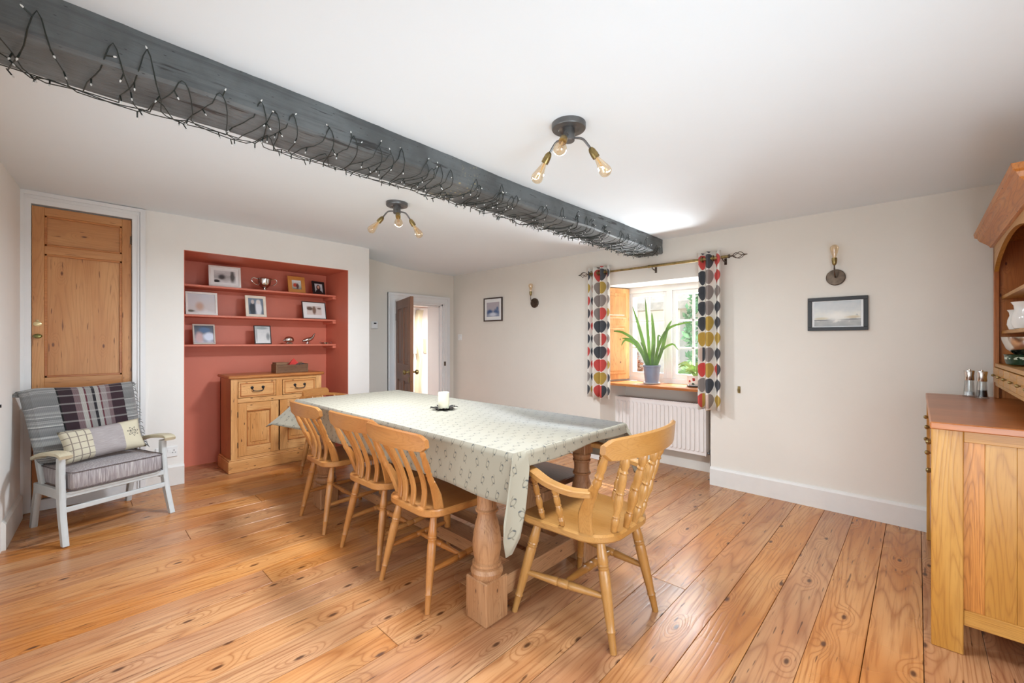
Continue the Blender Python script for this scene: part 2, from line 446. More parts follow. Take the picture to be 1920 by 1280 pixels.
# beam -----------------------------------------------------------------
bb = NB('charcoal_painted_timber', .5)
c_ = bb.coord(); p = bb.xyz(c_)
g = bb.noise(bb.vec(bb.M('MULTIPLY', p[0], 3.), bb.M('MULTIPLY', p[1], 30.), bb.M('MULTIPLY', p[2], 30.)), 1, 4, .6)
n_ = bb.noise(c_, 6, 4)
base = bb.mix(bb.step(n_, .35, .7), lin(108, 114, 116), lin(84, 88, 89))
chip = bb.M('MULTIPLY', bb.step(g, .60, .66), .85)
base = bb.mix(chip, base, lin(38, 36, 36))
w1 = bb.noise(bb.vec(bb.M('MULTIPLY', p[0], 2.3), bb.M('MULTIPLY', p[1], 1.), bb.M('MULTIPLY', p[2], 1.)), 1, 1)
base = bb.mix(bb.M('MULTIPLY', bb.step(bb.noise(c_, 60, 2), .6, .7), bb.step(w1, .62, .66)), base, lin(170, 160, 120))
vk = bb.n('ShaderNodeTexVoronoi'); bb.put(vk.inputs['Vector'], bb.vec(bb.M('MULTIPLY', p[0], 4.), bb.M('MULTIPLY', p[1], 11.), bb.M('MULTIPLY', p[2], 11.)))
base = bb.mix(bb.M('MULTIPLY', bb.M('SUBTRACT', 1.0, bb.step(vk.outputs['Distance'], .05, .12)), .8), base, lin(34, 32, 32))
st = bb.noise(bb.vec(bb.M('MULTIPLY', p[0], .8), bb.M('MULTIPLY', p[1], 60.), bb.M('MULTIPLY', p[2], 60.)), 1, 2)
base = bb.mix(bb.M('MULTIPLY', bb.step(st, .5, .7), .35), base, lin(64, 66, 68))
bb.set('Base Color', base); bb.bump(bb.M('ADD', g, n_), .7, .01)
m = MB(); N = 60
def bring(i):
    x = -.30 + (WX-.004+.30)*i/N
    j = lambda s_: .006*sin(x*3.1+s_) + .004*sin(x*8.3+s_*2.7) + .0015*sin(x*29+s_)
    f0, f1 = 1.748, 2.008
    pts = [(f0+j(1), 2.30), (f0+j(2)*1.3-.002, 2.16), (f0+j(3), 2.092+j(4)*.5), (f0+.010+j(3), 2.082+j(4)*.5),
           (1.88, 2.079+j(9)*.6), (f1-.012+j(5), 2.082+j(6)*.5), (f1+j(5), 2.094+j(6)*.5), (f1+j(7), 2.30)]
    return [Vector((x, a, b_)) for a, b_ in pts]
m.rings([bring(i) for i in range(N+1)])
beam = tag(m.build('ceiling_beam', bb.m, angle=30), 'long dark grey painted timber ceiling beam hung with fairy lights', 'beam', kind='structure')

# doors ------------------------------------------------------------------
def panel_moulding(m, x0, x1, z0, z1, y, w=.014, d=.010):
    """bead frame standing around a panel on the face at y (towards -y)"""
    m.box(x0, x1, y-d*.3, y+.004, z0, z0+w, .002); m.box(x0, x1, y-d*.3, y+.004, z1-w, z1, .002)
    m.box(x0, x0+w, y-d*.3, y+.004, z0, z1, .002); m.box(x1-w, x1, y-d*.3, y+.004, z0, z1, .002)
def casing(name, x0, x1, z0, z1, y, w, parent=None, z_top=None):
    """stepped architrave round an opening, on the wall face y, facing -y"""
    m = MB()
    for a, b_, t in ((0, w, .018), (w*.12, w*.22, .030), (w*.70, w, .032), (w*.80, w*.92, .040)):
        m.box(x0-b_, x0-a, y-t, y+.01, z0, z1+a); m.box(x1+a, x1+b_, y-t, y+.01, z0, z1+a)
        m.box(x0-b_, x1+b_, y-t, y+.01, z1+a, z1+b_)
    return struct(m.build(name, gloss_white, parent, smooth=False))
# cupboard door
dr = bpy.data.objects.new('door_1', None); COL.objects.link(dr)
struct(dr, 'tall narrow stripped pine cupboard door behind the grey armchair', 'door')
DX0, DX1, DZ0, DZ1, DY = -.154, .371, .135, 2.208, NY+.012
m = MB(); m.box(DX0, -.094, DY, DY+.035, DZ0, DZ1, .002); m.box(.316, DX1, DY, DY+.035, DZ0, DZ1, .002)
m.build('stile', wood('door', 'Z'), dr)
for za, zb in ((2.149, DZ1), (1.876, 1.933), (.86, .992), (DZ0, .30)):
    m = MB(); m.box(-.094, .316, DY+.0005, DY+.035, za, zb, .002); m.build('rail', wood('door', 'X'), dr)
for za, zb in ((1.933, 2.149), (.992, 1.876), (.30, .86)):
    m = MB(); m.box(-.094, .316, DY+.014, DY+.026, za, zb); pn = m.build('panel', wood('door', 'Z' if zb-za > .3 else 'X'), dr)
    m = MB()
    panel_moulding(m, -.094, .316, za, zb, DY+.008, .014, .02)
    m.build('moulding', wood('cherry', 'X'), pn)
m = MB(); m.lathe([(.006, 0), (.006, .018), (.016, .024), (.019, .034), (.014, .044), (.004, .046)], (-.125, DY, 1.288), (0, -1, 0), 16, sx=1.2, sy=.85)
m.build('knob', plain('green_brass_knob', (120, 118, 70), .25, .7), dr)
m = MB(); m.lathe([(.021, 0), (.021, .003), (.015, .006), (.004, .008)], (-.127, DY, 1.374), (0, -1, 0), 16, sy=.85); m.lathe([(.007, 0), (.007, .006), (.002, .01)], (-.127, DY-.004, 1.398), (0, -1, 0), 10)
m.build('escutcheon', plain('pale_brass', (226, 208, 160), .3, .6), dr)
m = MB(); m.turned((.374, DY-.006, 2.015), (.374, DY-.006, 2.085), [(.005, 0), (.008, .04), (.005, .1), (.0055, .9), (.008, .96), (.004, 1)], 8); m.box(.362, .373, DY-.003, DY, 2.02, 2.08)
m.build('hinge', bronze, dr)
m = MB()
m.box(DX0-.006, DX0-.002, NY-.012, NY+.04, .1, DZ1+.01); m.box(DX1+.002, DX1+.006, NY-.012, NY+.04, .1, DZ1+.01)
for xa, xb in ((-.201, -.158), (.376, .44)):
    m.box(xa, xb, NY-.016, NY+.005, .056, 2.216)
m.box(-.201, .44, NY-.016, NY+.005, 2.216, 2.30)
m.box(.42, .452, NY-.032, NY, .056, 2.275); m.box(.404, .414, NY-.024, NY, .056, 2.2515)
m.box(-.206, -.190, NY-.03, NY, .056, 2.275); m.box(-.206, .452, NY-.028, NY, 2.275, 2.302); m.box(-.178, .414, NY-.022, NY, 2.252, 2.262)
m.box(-.158, .376, NY-.012, NY+.03, .056, .13)
struct(m.build('trim_1', gloss_white, smooth=False))
# inner door, standing open into the room
m = MB()
casing('trim_2', OX0, OX1, .05, OZ, SY, .105)
m = MB(); m.box(OX0, OX0+.02, SY, SY+.34, .05, OZ); m.box(OX1-.02, OX1, SY, SY+.34, .05, OZ); m.box(OX0, OX1, SY, SY+.34, OZ-.02, OZ)
m.box(OX1-.035, OX1-.02, SY+.05, SY+.09, .05, OZ); m.box(OX0+.02, OX1-.02, SY+.05, SY+.09, OZ-.035, OZ-.02)
struct(m.build('trim_3', gloss_white, smooth=False))
m = MB(); m.box(OX1+.006, OX1+.026, SY-.040, SY-.018, .905, .965, .002); struct(m.build('trim_4', bronze))
d2 = bpy.data.objects.new('door_2', None); COL.objects.link(d2); struct(d2, 'dark reddish-brown panelled door standing open at the inner doorway', 'door')
d2.location = (OX0+.012, SY-.045, 0); d2.rotation_euler.z = R(-109.3)
DW, DH = .755, 1.762     # local: x along the door, y thickness
for xa, xb in ((0, .10), (DW-.10, DW), (DW/2-.045, DW/2+.045)):
    m = MB(); m.box(xa, xb, -.019, .019, .065, DH, .002); m.build('stile', wood('hall', 'Z'), d2)
for za, zb in ((DH-.11, DH), (.78, .98), (.065, .27)):
    m = MB(); m.box(.10, DW-.10, -.0185, .0185, za, zb, .002); m.build('rail', wood('hall', 'X'), d2)
for xa, xb in ((.10, DW/2-.045), (DW/2+.045, DW-.10)):
    for za, zb in ((.27, .78), (.98, DH-.11)):
        m = MB(); m.box(xa, xb, -.008, .008, za, zb); m.box(xa+.03, xb-.03, -.014, .014, za+.03, zb-.03, .004); m.build('panel', wood('hall', 'Z'), d2)
for sy in (-1, 1):
    m = MB(); m.lathe([(.030, 0), (.030, .004), (.012, .008), (.010, .03), (.026, .042), (.029, .055), (.022, .068), (.004, .072)], (DW-.055, sy*.019, .90), (0, sy, 0), 16)
    m.build('knob', brass, d2)
    m = MB(); m.box(DW-.068, DW-.042, min(sy*.019, sy*.023), max(sy*.019, sy*.023), .78, .84, .001); m.build('keyhole_plate', brass, d2)
for zz in (.3, 1.52):
    m = MB(); m.turned((-.008, -.015, zz), (-.008, -.015, zz+.09), [(.006, 0), (.006, 1)], 8); m.build('hinge', bronze, d2)

# hall behind the doorway
hw = paint('hall_white_plaster', (242, 238, 236), .8, .5, .03, 3)
m = MB(); m.box(2.3, 6.6, 7.0, 7.2, -.1, 2.4); m.box(2.1, 2.3, 5.25, 7.2, -.1, 2.4); m.box(6.4, 6.6, 5.2, 7.2, -.1, 2.4); m.box(4.3, 6.6, 5.15, 5.25, -.1, 2.4)
struct(m.build('wall_hall', hw, smooth=False), 'bright white plaster wall of the hall beyond the doorway', 'wall')
m = MB(); m.box(2.1, 6.6, 5.25, 7.2, -.1, .05); struct(m.build('floor_hall', wood('dark', 'X'), smooth=False))
m = MB(); m.box(2.1, 6.6, 5.25, 7.2, 2.12, 2.2); struct(m.build('ceiling_hall', white_ceil, smooth=False))
def rough_post(name, pts, wd, mat, label, cat='post'):
    m = MB(); rings = []
    for x, y, z, s_ in pts: rings.append([Vector((x+a*wd*s_, y+b_*.05, z)) for a, b_ in ((-1, -1), (-.7, -1.25), (.8, -1.2), (1, -.8), (1, 1), (-1, 1))])
    m.rings(rings); return tag(m.build(name, mat), label, cat, kind=None)
rough_post('timber_post', [(4.69, 6.93, .06, 1), (4.67, 6.93, .5, .8), (4.72, 6.93, .9, .7), (4.66, 6.93, 1.3, 1.1), (4.69, 6.93, 1.7, 1), (4.72, 6.93, 1.85, 1.1)], .05, wood('weather', 'Z'), 'crooked pale timber post on the hall wall beyond the doorway')
m = MB(); m.box(2.3, 6.4, 6.35, 6.55, 1.86, 2.12, .01); tag(m.build('hall_beam', wood('dark', 'X')), 'rough brown timber beam above the hall beyond the doorway', 'beam', kind='structure')
m = MB(); m.box(4.02, 4.60, 6.86, 7.0, 1.02, 1.12, .004); tag(m.build('wall_ledge', hw), 'short white ledge on the hall wall left of the crooked post', 'ledge')
m = MB(); m.box(4.845, 4.90, 6.97, 7.0, 1.02, 1.30, .003); hp = tag(m.build('narrow_picture', wood('weather', 'Z')), 'narrow upright picture on the hall wall seen through the doorway', 'picture')

# ------------------------------------------------------------------ window
win = bpy.data.objects.new('window_1', None); COL.objects.link(win); struct(win, 'white casement window with glazing bars in the deep recess', 'window')
WY0, WY1, WZ0, WZ1, FX = 1.375, 2.318, .825, 1.835, 4.27
m = MB(); m.box(FX, FX+.07, WY0, WY0+.03, WZ0, WZ1, .002); m.box(FX, FX+.07, WY1-.03, WY1, WZ0, WZ1, .002)
m.box(FX+.0005, FX+.069, WY0+.03, WY1-.03, WZ1-.065, WZ1, .001); m.box(FX+.0005, FX+.069, WY0+.03, WY1-.03, WZ0, WZ0+.045, .001); m.box(FX-.006, FX+.072, 1.812, 1.872, WZ0+.0455, WZ1-.0655, .002)
m.build('frame', gloss_white, win)
for a, b_ in ((1.405, 1.812), (1.872, 2.288)):
    m = MB(); zt, zb = WZ1-.065, WZ0+.045; s_ = .036
    m.box(FX+.012, FX+.055, a, a+s_, zb, zt, .003); m.box(FX+.012, FX+.055, b_-s_, b_, zb, zt, .003)
    m.box(FX+.0125, FX+.0545, a+s_, b_-s_, zt-.04, zt, .001); m.box(FX+.0125, FX+.0545, a+s_, b_-s_, zb, zb+.052, .001)
    cs = m.build('casement', gloss_white, win)
    gy0, gy1, gz0, gz1 = a+s_, b_-s_, zb+.052, zt-.04; mid = (gy0+gy1)/2
    m = MB(); m.box(FX+.016, FX+.048, mid-.009, mid+.009, gz0, gz1, .002)
    for zz in (1.464, 1.184): m.box(FX+.016, FX+.048, gy0, gy1, zz-.009, zz+.009, .002)
    m.build('glazing_bars', gloss_white, cs)
    zs = [gz0, 1.184, 1.464, gz1]
    for ya, yb in ((gy0, mid), (mid, gy1)):
        for za, zb2 in zip(zs[:-1], zs[1:]):
            m = MB(); m.box(FX+.030, FX+.034, ya, yb, za, zb2); m.build('pane', pane_glass, cs, smooth=False)
# panelled shutter folded against the left reveal
a, b_ = Vector((WX+.006, 2.430)), Vector((4.266, 2.306)); L = (b_-a).length; ang = math.atan2(b_.y-a.y, b_.x-a.x)
M = Matrix.Translation((a.x, a.y, 0)) @ Matrix.Rotation(ang, 4, 'Z')
m = MB(); m.box(0, L, -.028, -.004, .845, 1.822, .002, M); sh = m.build('shutter', wood('pine', 'Z'), win)
for za, zb in ((1.50, 1.77), (.90, 1.42)):
    m = MB(); m.box(.05, L-.05, -.034, -.026, za, zb, .004, M); m.box(.075, L-.075, -.040, -.026, za+.03, zb-.03, .006, M); m.build('panel', wood('pine', 'Z'), sh)
m = MB(); m.box(-.0, .003, 0, 0.001, 0, 0.001)
m = MB(); m.prism([(WX-.035, 1.30), (WX-.035, 2.46), (WX+.0, 2.46), (WX, 2.44), (4.27, 2.31), (4.27, 1.40), (WX, 1.32), (WX, 1.30)], .024, Matrix.Translation((0, 0, .800)), .003)
struct(m.build('window_sill', wood('cherry', 'Y')), 'reddish wooden window sill', 'sill')

# ------------------------------------------------------------------ radiator
rd = thing('radiator', 'white ribbed panel radiator in the recess below the window', 'radiator', (4.12, 1.90, 0))
m = MB(); m.box(.0, .012, -.47, .47, .18, .655, .004); m.box(.05, .062, -.47, .47, .18, .655, .004)
m.box(-.004, .064, -.474, -.466, .18, .655, .002); m.box(-.004, .064, .466, .474, .18, .655, .002)
nb = 22
for i in range(nb):
    yc = -.44 + .88*i/(nb-1)
    m.prism(rrect(.026, .41, .0128, 4), .014, Matrix.Translation((-.0, yc, .4175)) @ Matrix.Rotation(R(-90), 4, 'Y') @ Matrix.Rotation(R(90), 4, 'Z'), .005)
m.build('panel', rad_white, rd)
m = MB(); m.box(-.004, .064, -.47, .47, .650, .662, .002); gr = m.build('top_grille', rad_white, rd)
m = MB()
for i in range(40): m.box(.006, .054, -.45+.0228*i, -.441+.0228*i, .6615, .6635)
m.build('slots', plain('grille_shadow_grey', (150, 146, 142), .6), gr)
m = MB(); m.tube([(.03, -.474, .205), (.03, -.51, .205)], .009, 8); m.lathe([(.013, 0), (.016, .01), (.016, .03), (.011, .045)], (.03, -.505, .195), (0, 0, 1), 12); m.tube([(.03, -.505, .2), (.03, -.505, .02)], .0075, 8)
m.build('valve', pewter, rd)

# ------------------------------------------------------------------ curtains and rail
def curtain_mat(name, seed):
    b = NB(name, .85)
    uv = b.coord('UV'); p = b.xyz(uv)
    cw, chh = .118, .1335
    row = b.M('FLOOR', b.M('DIVIDE', p[1], chh)); fy = b.M('SUBTRACT', b.M('DIVIDE', p[1], chh), row)
    colx = b.M('DIVIDE', p[0], cw); ci = b.M('FLOOR', colx); fx = b.M('SUBTRACT', b.M('SUBTRACT', colx, ci), .5)
    # leaf: pointed top, rounded foot
    t = b.M('DIVIDE', b.M('SUBTRACT', fy, .04), .94)
    wid = b.M('MULTIPLY', b.M('POWER', b.M('MAXIMUM', b.M('SINE', b.M('MULTIPLY', b.M('POWER', b.M('MAXIMUM', b.M('SUBTRACT', 1.0, t), 0.0), .75), pi)), 0.0), .62), .47)
    inside = b.M('SUBTRACT', 1.0, b.step(b.M('SUBTRACT', b.M('ABSOLUTE', fx), wid), -.012, .012))
    wn = b.n('ShaderNodeTexWhiteNoise', noise_dimensions='3D')
    b.put(wn.inputs['Vector'], b.vec(ci, row, seed))
    h = wn.outputs['Value']
    wn2 = b.n('ShaderNodeTexWhiteNoise', noise_dimensions='3D')
    b.put(wn2.inputs['Vector'], b.vec(ci, row, seed+9.5))
    pal = [(0, lin(52, 54, 62)), (.30, lin(196, 160, 48)), (.52, lin(214, 62, 50)), (.70, lin(150, 136, 128)), (.86, lin(52, 54, 62))]
    c1 = b.ramp(h, pal, 'CONSTANT'); c2 = b.ramp(wn2.outputs['Value'], [(0, lin(214, 62, 50)), (.4, lin(226, 200, 184)), (.7, lin(52, 54, 62))], 'CONSTANT')
    split = b.M('MULTIPLY', b.M('GREATER_THAN', fx, 0.0), b.M('GREATER_THAN', b.M('FRACT', b.M('MULTIPLY', h, 7.3)), .72))
    leaf = b.mix(split, c1, c2)
    weave = b.noise(uv, 400, 1)
    col = b.mix(inside, lin(240, 234, 224), leaf)
    b.set('Base Color', b.mix(b.M('MULTIPLY', weave, .12), col, lin(255, 255, 255)))
    b.bump(weave, .15, .002)
    tl = b.n('ShaderNodeBsdfTranslucent'); b.put(tl.inputs[0], col)
    ms = b.n('ShaderNodeMixShader'); ms.inputs[0].default_value = .22
    b.t.links.new(b.b.outputs[0], ms.inputs[1]); b.t.links.new(tl.outputs[0], ms.inputs[2])
    b.t.links.new(ms.outputs[0], b.t.nodes['Material Output'].inputs['Surface'])
    return b.m
def curtain(y0, y1, z0, z1, folds, seed, label):
    m = MB(); Wc = y1-y0; NU = folds*10
    pts = []
    for i in range(NU+1):
        t = i/NU; pts.append((3.835 - .035*sin(t*folds*2*pi+.6) , y0+Wc*t))
    arc = [0]
    for i in range(NU): arc.append(arc[-1]+math.dist(pts[i], pts[i+1]))
    nv = 16
    rows = []
    for j in range(nv+1):
        v = j/nv; z = z1+(z0-z1)*v
        rows.append([m.bm.verts.new(Vector((3.835+(x-3.835)*(1+.15*v), (y-(y0+y1)/2)*(1+.06*v)+(y0+y1)/2, z+.004*sin(i*.9)*v))) for i, (x, y) in enumerate(pts)])
    for j in range(nv):
        for i in range(NU):
            uv = [(arc[a], z0+(z1-z0)*(1-b_/nv)) for a, b_ in ((i, j), (i+1, j), (i+1, j+1), (i, j+1))]
            m.face([rows[j][i], rows[j][i+1], rows[j+1][i+1], rows[j+1][i]], uv)
    o = m.build('curtain', curtain_mat('leaf_print_fabric_%d' % seed, seed), mods=[('SOLIDIFY', dict(thickness=.003, offset=0))], norm=False)
    tag(o, label, 'curtain', 'pair of leaf-print window curtains')
    for k in range(folds*2):
        yy = y0 + Wc*(k+.45)/(folds*2)
        m = MB(); m.lathe([(.021, -.003), (.027, -.003), (.027, .003), (.021, .003), (.021, -.003)], (3.835, yy, 1.962), (0, 1, 0), 14, cap=False)
        m.build('eyelet', brass, o)
    return o
curtain(2.262, 2.52, .665, 2.025, 3, 3, 'leaf-print curtain hanging left of the window beside the wooden shutter')
curtain(1.205, 1.385, .660, 2.02, 2, 8, 'leaf-print curtain hanging right of the window in front of small potted plant')
rl = thing('curtain_rail', 'bronze curtain rail with twisted cage finials above the window', 'curtain rail', (3.835, 1.85, 1.962))
m = MB(); m.tube([(0, -.70, 0), (0, .0, 0)], .0125, 12); m.tube([(0, -.0, 0), (0, .66, 0)], .0105, 12); m.tube([(0, -.008, 0), (0, .008, 0)], .0145, 12); m.build('pole', brass, rl)
for yy, sg in ((-.70, -1), (.66, 1)):
    m = MB(); m.tube([(0, yy, 0), (0, yy+sg*.012, 0)], .016, 12); m.tube([(0, yy+sg*.012, 0), (0, yy+sg*.035, 0)], .006, 8)
    for k in range(4):
        m.tube([(.030*sin(pi*t/8)*cos(k*pi/2+t*.28), yy+sg*(.03+.012*t), .030*sin(pi*t/8)*sin(k*pi/2+t*.28)) for t in range(9)], .0028, 6)
    m.tube([(0, yy+sg*.125, 0), (0, yy+sg*.145, 0)], [.006, .003], 8)
    m.build('finial', bronze, rl)
for yy in (-.655, -.03, .60):
    m = MB(); m.tube([(.085, yy, -.03), (.03, yy, -.03), (.0, yy, -.02), (0, yy, -.008)], .005, 6); m.box(.078, .084, yy-.01, yy+.01, -.055, .0, .001); m.build('bracket', bronze, rl)
for yy, zz, lab in ((1.09, .845, 'small brass tieback hook on the wall right of the window'), (2.545, .845, 'small brass tieback hook on the wall left of the window')):
    m = MB(); m.box(3.912, 3.92, yy-.010, yy+.010, zz-.028, zz+.028, .002); m.tube([(3.915, yy, zz-.012), (3.885, yy, zz-.014), (3.88, yy, zz+.012)], .003, 6, 3)
    tag(m.build('tieback_hook', brass), lab, 'hook')

# ------------------------------------------------------------------ outdoors
m = MB(); m.box(4.5, 40, -25, 30, -.45, -.35); tag(m.build('garden_ground', paint('pale_gravel', (158, 152, 140), .9, .6, .15, 20)), 'pale gravel ground outside the window', 'ground', kind='structure')
ct = thing('cottage', 'white cottage with pale thatched roof seen through the window', 'house', (9, 5.2, 0))
m = MB(); m.box(0, 4, -1.55, 5, -.4, 2.05); m.build('wall', paint('rendered_white', (222, 220, 214), .9, .5, .04, 5), ct, smooth=False)
m = MB(); m.prism([(-.35, 1.92), (-.30, 2.08), (2.0, 4.1), (4.3, 2.08), (4.3, 1.9)], 6.95, Matrix.Translation((0, 5.1, 0)) @ Matrix.Rotation(R(90), 4, 'X')); m.build('roof', paint('weathered_thatch', (208, 200, 188), .95, .9, .2, 8), ct, smooth=False)
for yy in (1.9, 3.6):
    m = MB(); m.box(-.03, .02, yy-.35, yy+.35, .55, 1.4); f_ = m.build('window', plain('frame_white', (230, 230, 226), .4), ct)
    m = MB(); m.box(-.035, -.03, yy-.3, yy+.3, .6, 1.35); m.build('pane', plain('dark_pane', (90, 100, 110), .1), f_)
leafy = plain('tree_leaf_green', (120, 160, 122), .6, 0, .3, 3)
def foliage(name, c, rad, n, size, mat, label, cat, trunk=True):
    t = thing(name, label, cat, (c[0], c[1], -.35))
    m = MB(); rnd = random.Random(name+str(c[1]))
    for _ in range(n):
        v = Vector([rnd.gauss(0, 1) for _ in range(3)]).normalized()*rnd.uniform(.45, 1)**.5
        p = Vector((v.x*rad[0], v.y*rad[1], v.z*rad[2]+c[2]+.35))
        a = Vector([rnd.uniform(-1, 1) for _ in range(3)]).normalized(); b_ = a.cross(Vector([rnd.uniform(-1, 1) for _ in range(3)])).normalized()
        s_ = size*rnd.uniform(.6, 1.3)
        m.face([m.bm.verts.new(q) for q in (p-a*s_, p-b_*s_*.5, p+a*s_, p+b_*s_*.5)])
    m.build('foliage', mat, t, norm=False, smooth=False)
    if trunk:
        m = MB(); m.tube([(0, 0, 0), (.05, .03, c[2]*.5), (0, 0, c[2]+.35)], [rad[0]*.09, rad[0]*.07, rad[0]*.04], 8); m.build('trunk', wood('dark', 'Z'), t)
    return t
foliage('leafy_tree', (8.1, 2.70, 1.45), (.45, .50, 1.0), 1100, .07, leafy, 'bushy green tree standing in front of the cottage outside the right casement', 'tree')
foliage('garden_shrub', (6.9, 2.62, .30), (.4, .4, .62), 900, .07, plain('shrub_green', (120, 150, 100), .6, 0, .3, 3), 'low green shrub outside below the right casement', 'shrub', False)
foliage('garden_shrub', (8.2, 4.35, .35), (.3, .30, .75), 420, .07, plain('copper_leaf', (190, 130, 100), .6, 0, .3, 3), 'small copper-leaved shrub outside below the left casement', 'shrub', False)

# ------------------------------------------------------------------ alcove shelves
M_T = terracotta
for zz, lab in ((1.772, 'top terracotta shelf of the alcove'), (1.497, 'middle terracotta shelf of the alcove'), (1.222, 'lowest terracotta shelf of the alcove above the sideboard')):
    t = thing('wall_shelf', lab, 'shelf', (1.42, 4.92, zz), group='terracotta alcove shelves')
    m = MB(); m.box(-.712, .713, -.13, .139, -.018, 0, .002); m.build('board', M_T, t)
    for sx in (-1, 1):
        m = MB(); a = .695*sx; m.box(a-.018, a+.018, -.128, .138, -.046, -.0185, .002); m.build('cleat', M_T, t)
S1, S2, S3 = 1.772, 1.497, 1.222

def photo_mat(name, stops, sc=3.0, seed=0.0, blobs=()):
    """flat print: soft vertical gradient with blurred patches"""
    b = NB(name, .35)
    uv = b.coord('UV'); p = b.xyz(uv)
    n_ = b.noise(b.V('ADD', b.V('SCALE', uv, sc), (seed, seed*1.7, 0)), 1.0, 3, .5)
    f = b.M('ADD', b.M('MULTIPLY', p[1], .55), b.M('MULTIPLY', n_, .45))
    col = b.ramp(f, [(a, lin(*c)) for a, c in stops])
    for (cx, cy, rx, ry, soft, c) in blobs:
        dx = b.M('DIVIDE', b.M('SUBTRACT', p[0], cx), rx); dy = b.M('DIVIDE', b.M('SUBTRACT', p[1], cy), ry)
        d = b.M('SQRT', b.M('ADD', b.M('MULTIPLY', dx, dx), b.M('MULTIPLY', dy, dy)))
        d = b.M('ADD', d, b.M('MULTIPLY', b.M('SUBTRACT', n_, .5), .5))
        k = b.M('SUBTRACT', 1.0, b.step(d, 1-soft, 1+soft))
        col = b.mix(k, col, lin(*c))
    b.set('Base Color', col); return b.m
def framed(name, label, cat, loc, W_, Hh, fw, mount, fmat, pmat, lean=-10, rotz=0, group=None, depth=.016, stand=True, rotx=None):
    """frame faces local -y; base at z 0"""
    t = thing(name, label, cat, loc, rotz, group)
    t.rotation_euler.x = R(lean)
    m = MB()
    for x0, x1, z0, z1 in ((-W_/2, W_/2, 0, fw), (-W_/2, W_/2, Hh-fw, Hh), (-W_/2, -W_/2+fw, fw, Hh-fw), (W_/2-fw, W_/2, fw, Hh-fw)):
        m.box(x0, x1, -depth, 0, z0, z1, .0015)
    m.build('frame', fmat, t)
    m = MB(); m.box(-W_/2+fw*.8, W_/2-fw*.8, -depth*.45, -.001, fw*.8, Hh-fw*.8); m.build('mount', mountc, t, smooth=False)
    mx, mz = mount
    m = MB()
    x0, x1, z0, z1 = -W_/2+fw+mx, W_/2-fw-mx, fw+mz, Hh-fw-mz
    v = [m.bm.verts.new(p) for p in ((x0, -depth*.45-.0012, z0), (x1, -depth*.45-.0012, z0), (x1, -depth*.45-.0012, z1), (x0, -depth*.45-.0012, z1))]
    v2 = [m.bm.verts.new(p) for p in ((x0, -depth*.45, z0), (x1, -depth*.45, z0), (x1, -depth*.45, z1), (x0, -depth*.45, z1))]
    m.face(v, [(0, 0), (1, 0), (1, 1), (0, 1)]); m.face(v2[::-1])
    for i in range(4): m.face([v[i], v2[i], v2[(i+1) % 4], v[(i+1) % 4]])
    m.build('print', pmat, t, smooth=False, norm=False)
    if stand:
        m = MB(); m.prism([(-.02, 0), (.02, 0), (.012, Hh*.7), (-.012, Hh*.7)], .003, Matrix.Translation((0, .045, .006)) @ Matrix.Rotation(R(90+16), 4, 'X')); m.build('strut', black, t)
    return t
fr_white = plain('white_frame_paint', (234, 231, 226), .4); fr_cream = plain('ivory_frame_paint', (232, 222, 204), .4)
fr_grey = plain('grey_frame_paint', (186, 176, 164), .4); fr_dark = plain('dark_brown_frame', (60, 40, 34), .4)
G = [(.15, (230, 230, 230)), (.5, (170, 170, 170)), (.75, (210, 210, 210))]
framed('photo_frame', 'wide white frame with a grey photograph, left end of the top shelf', 'photo frame', (1.078, 4.855, S1), .262, .208, .018, (.026, .028), fr_white,
       photo_mat('print_grey_soft', G, 3, 2, [(.35, .45, .16, .2, .5, (70, 70, 72)), (.85, .55, .1, .5, .5, (90, 90, 90)), (.1, .1, .15, .12, .4, (30, 30, 30))]), rotz=R(-4), group='photo frames on the alcove shelves')
framed('photo_frame', 'orange wooden frame with a colour photograph on the top shelf', 'photo frame', (1.735, 4.855, S1), .178, .18, .040, (0, 0), plain('orange_pine_frame', (200, 136, 66), .4),
       photo_mat('print_red_figures', [(.2, (120, 120, 110)), (.5, (190, 200, 190)), (.8, (230, 234, 236))], 5, 5, [(.35, .45, .22, .22, .4, (186, 70, 50)), (.6, .35, .14, .3, .4, (96, 60, 56))]), rotz=R(4), group='photo frames on the alcove shelves')
framed('photo_frame', 'small black frame with a portrait photograph, right end of the top shelf', 'photo frame', (1.972, 4.865, S1), .152, .15, .026, (0, 0), black,
       photo_mat('print_portrait', [(.2, (170, 172, 176)), (.8, (206, 208, 212))], 2, 8, [(.5, .55, .26, .34, .15, (60, 36, 30)), (.5, .62, .14, .18, .3, (206, 160, 140)), (.5, .02, .4, .3, .15, (24, 22, 26))]), rotz=R(14), group='photo frames on the alcove shelves')
framed('photo_frame', 'white frame with a pale beach photograph, left end of the middle shelf', 'photo frame', (.893, 4.855, S2), .245, .218, .018, (0, 0), fr_white,
       photo_mat('print_pale_beach', [(.15, (230, 228, 228)), (.35, (206, 198, 196)), (.8, (206, 208, 216))], 2, 11, [(.42, .35, .14, .2, .6, (196, 160, 140)), (.1, .1, .14, .06, .5, (96, 84, 70))]), rotz=R(-2), group='photo frames on the alcove shelves')
framed('photo_frame', 'ivory upright frame with a bride and groom photograph on the middle shelf', 'photo frame', (1.345, 4.855, S2), .188, .218, .026, (0, 0), fr_cream,
       photo_mat('print_wedding', [(.2, (96, 108, 124)), (.8, (120, 134, 150))], 2, 14, [(.28, .35, .2, .38, .3, (38, 44, 54)), (.3, .78, .11, .13, .3, (200, 190, 184)), (.68, .4, .2, .5, .3, (226, 228, 232)), (.68, .78, .15, .14, .3, (220, 214, 210))]), rotz=R(2), group='photo frames on the alcove shelves')
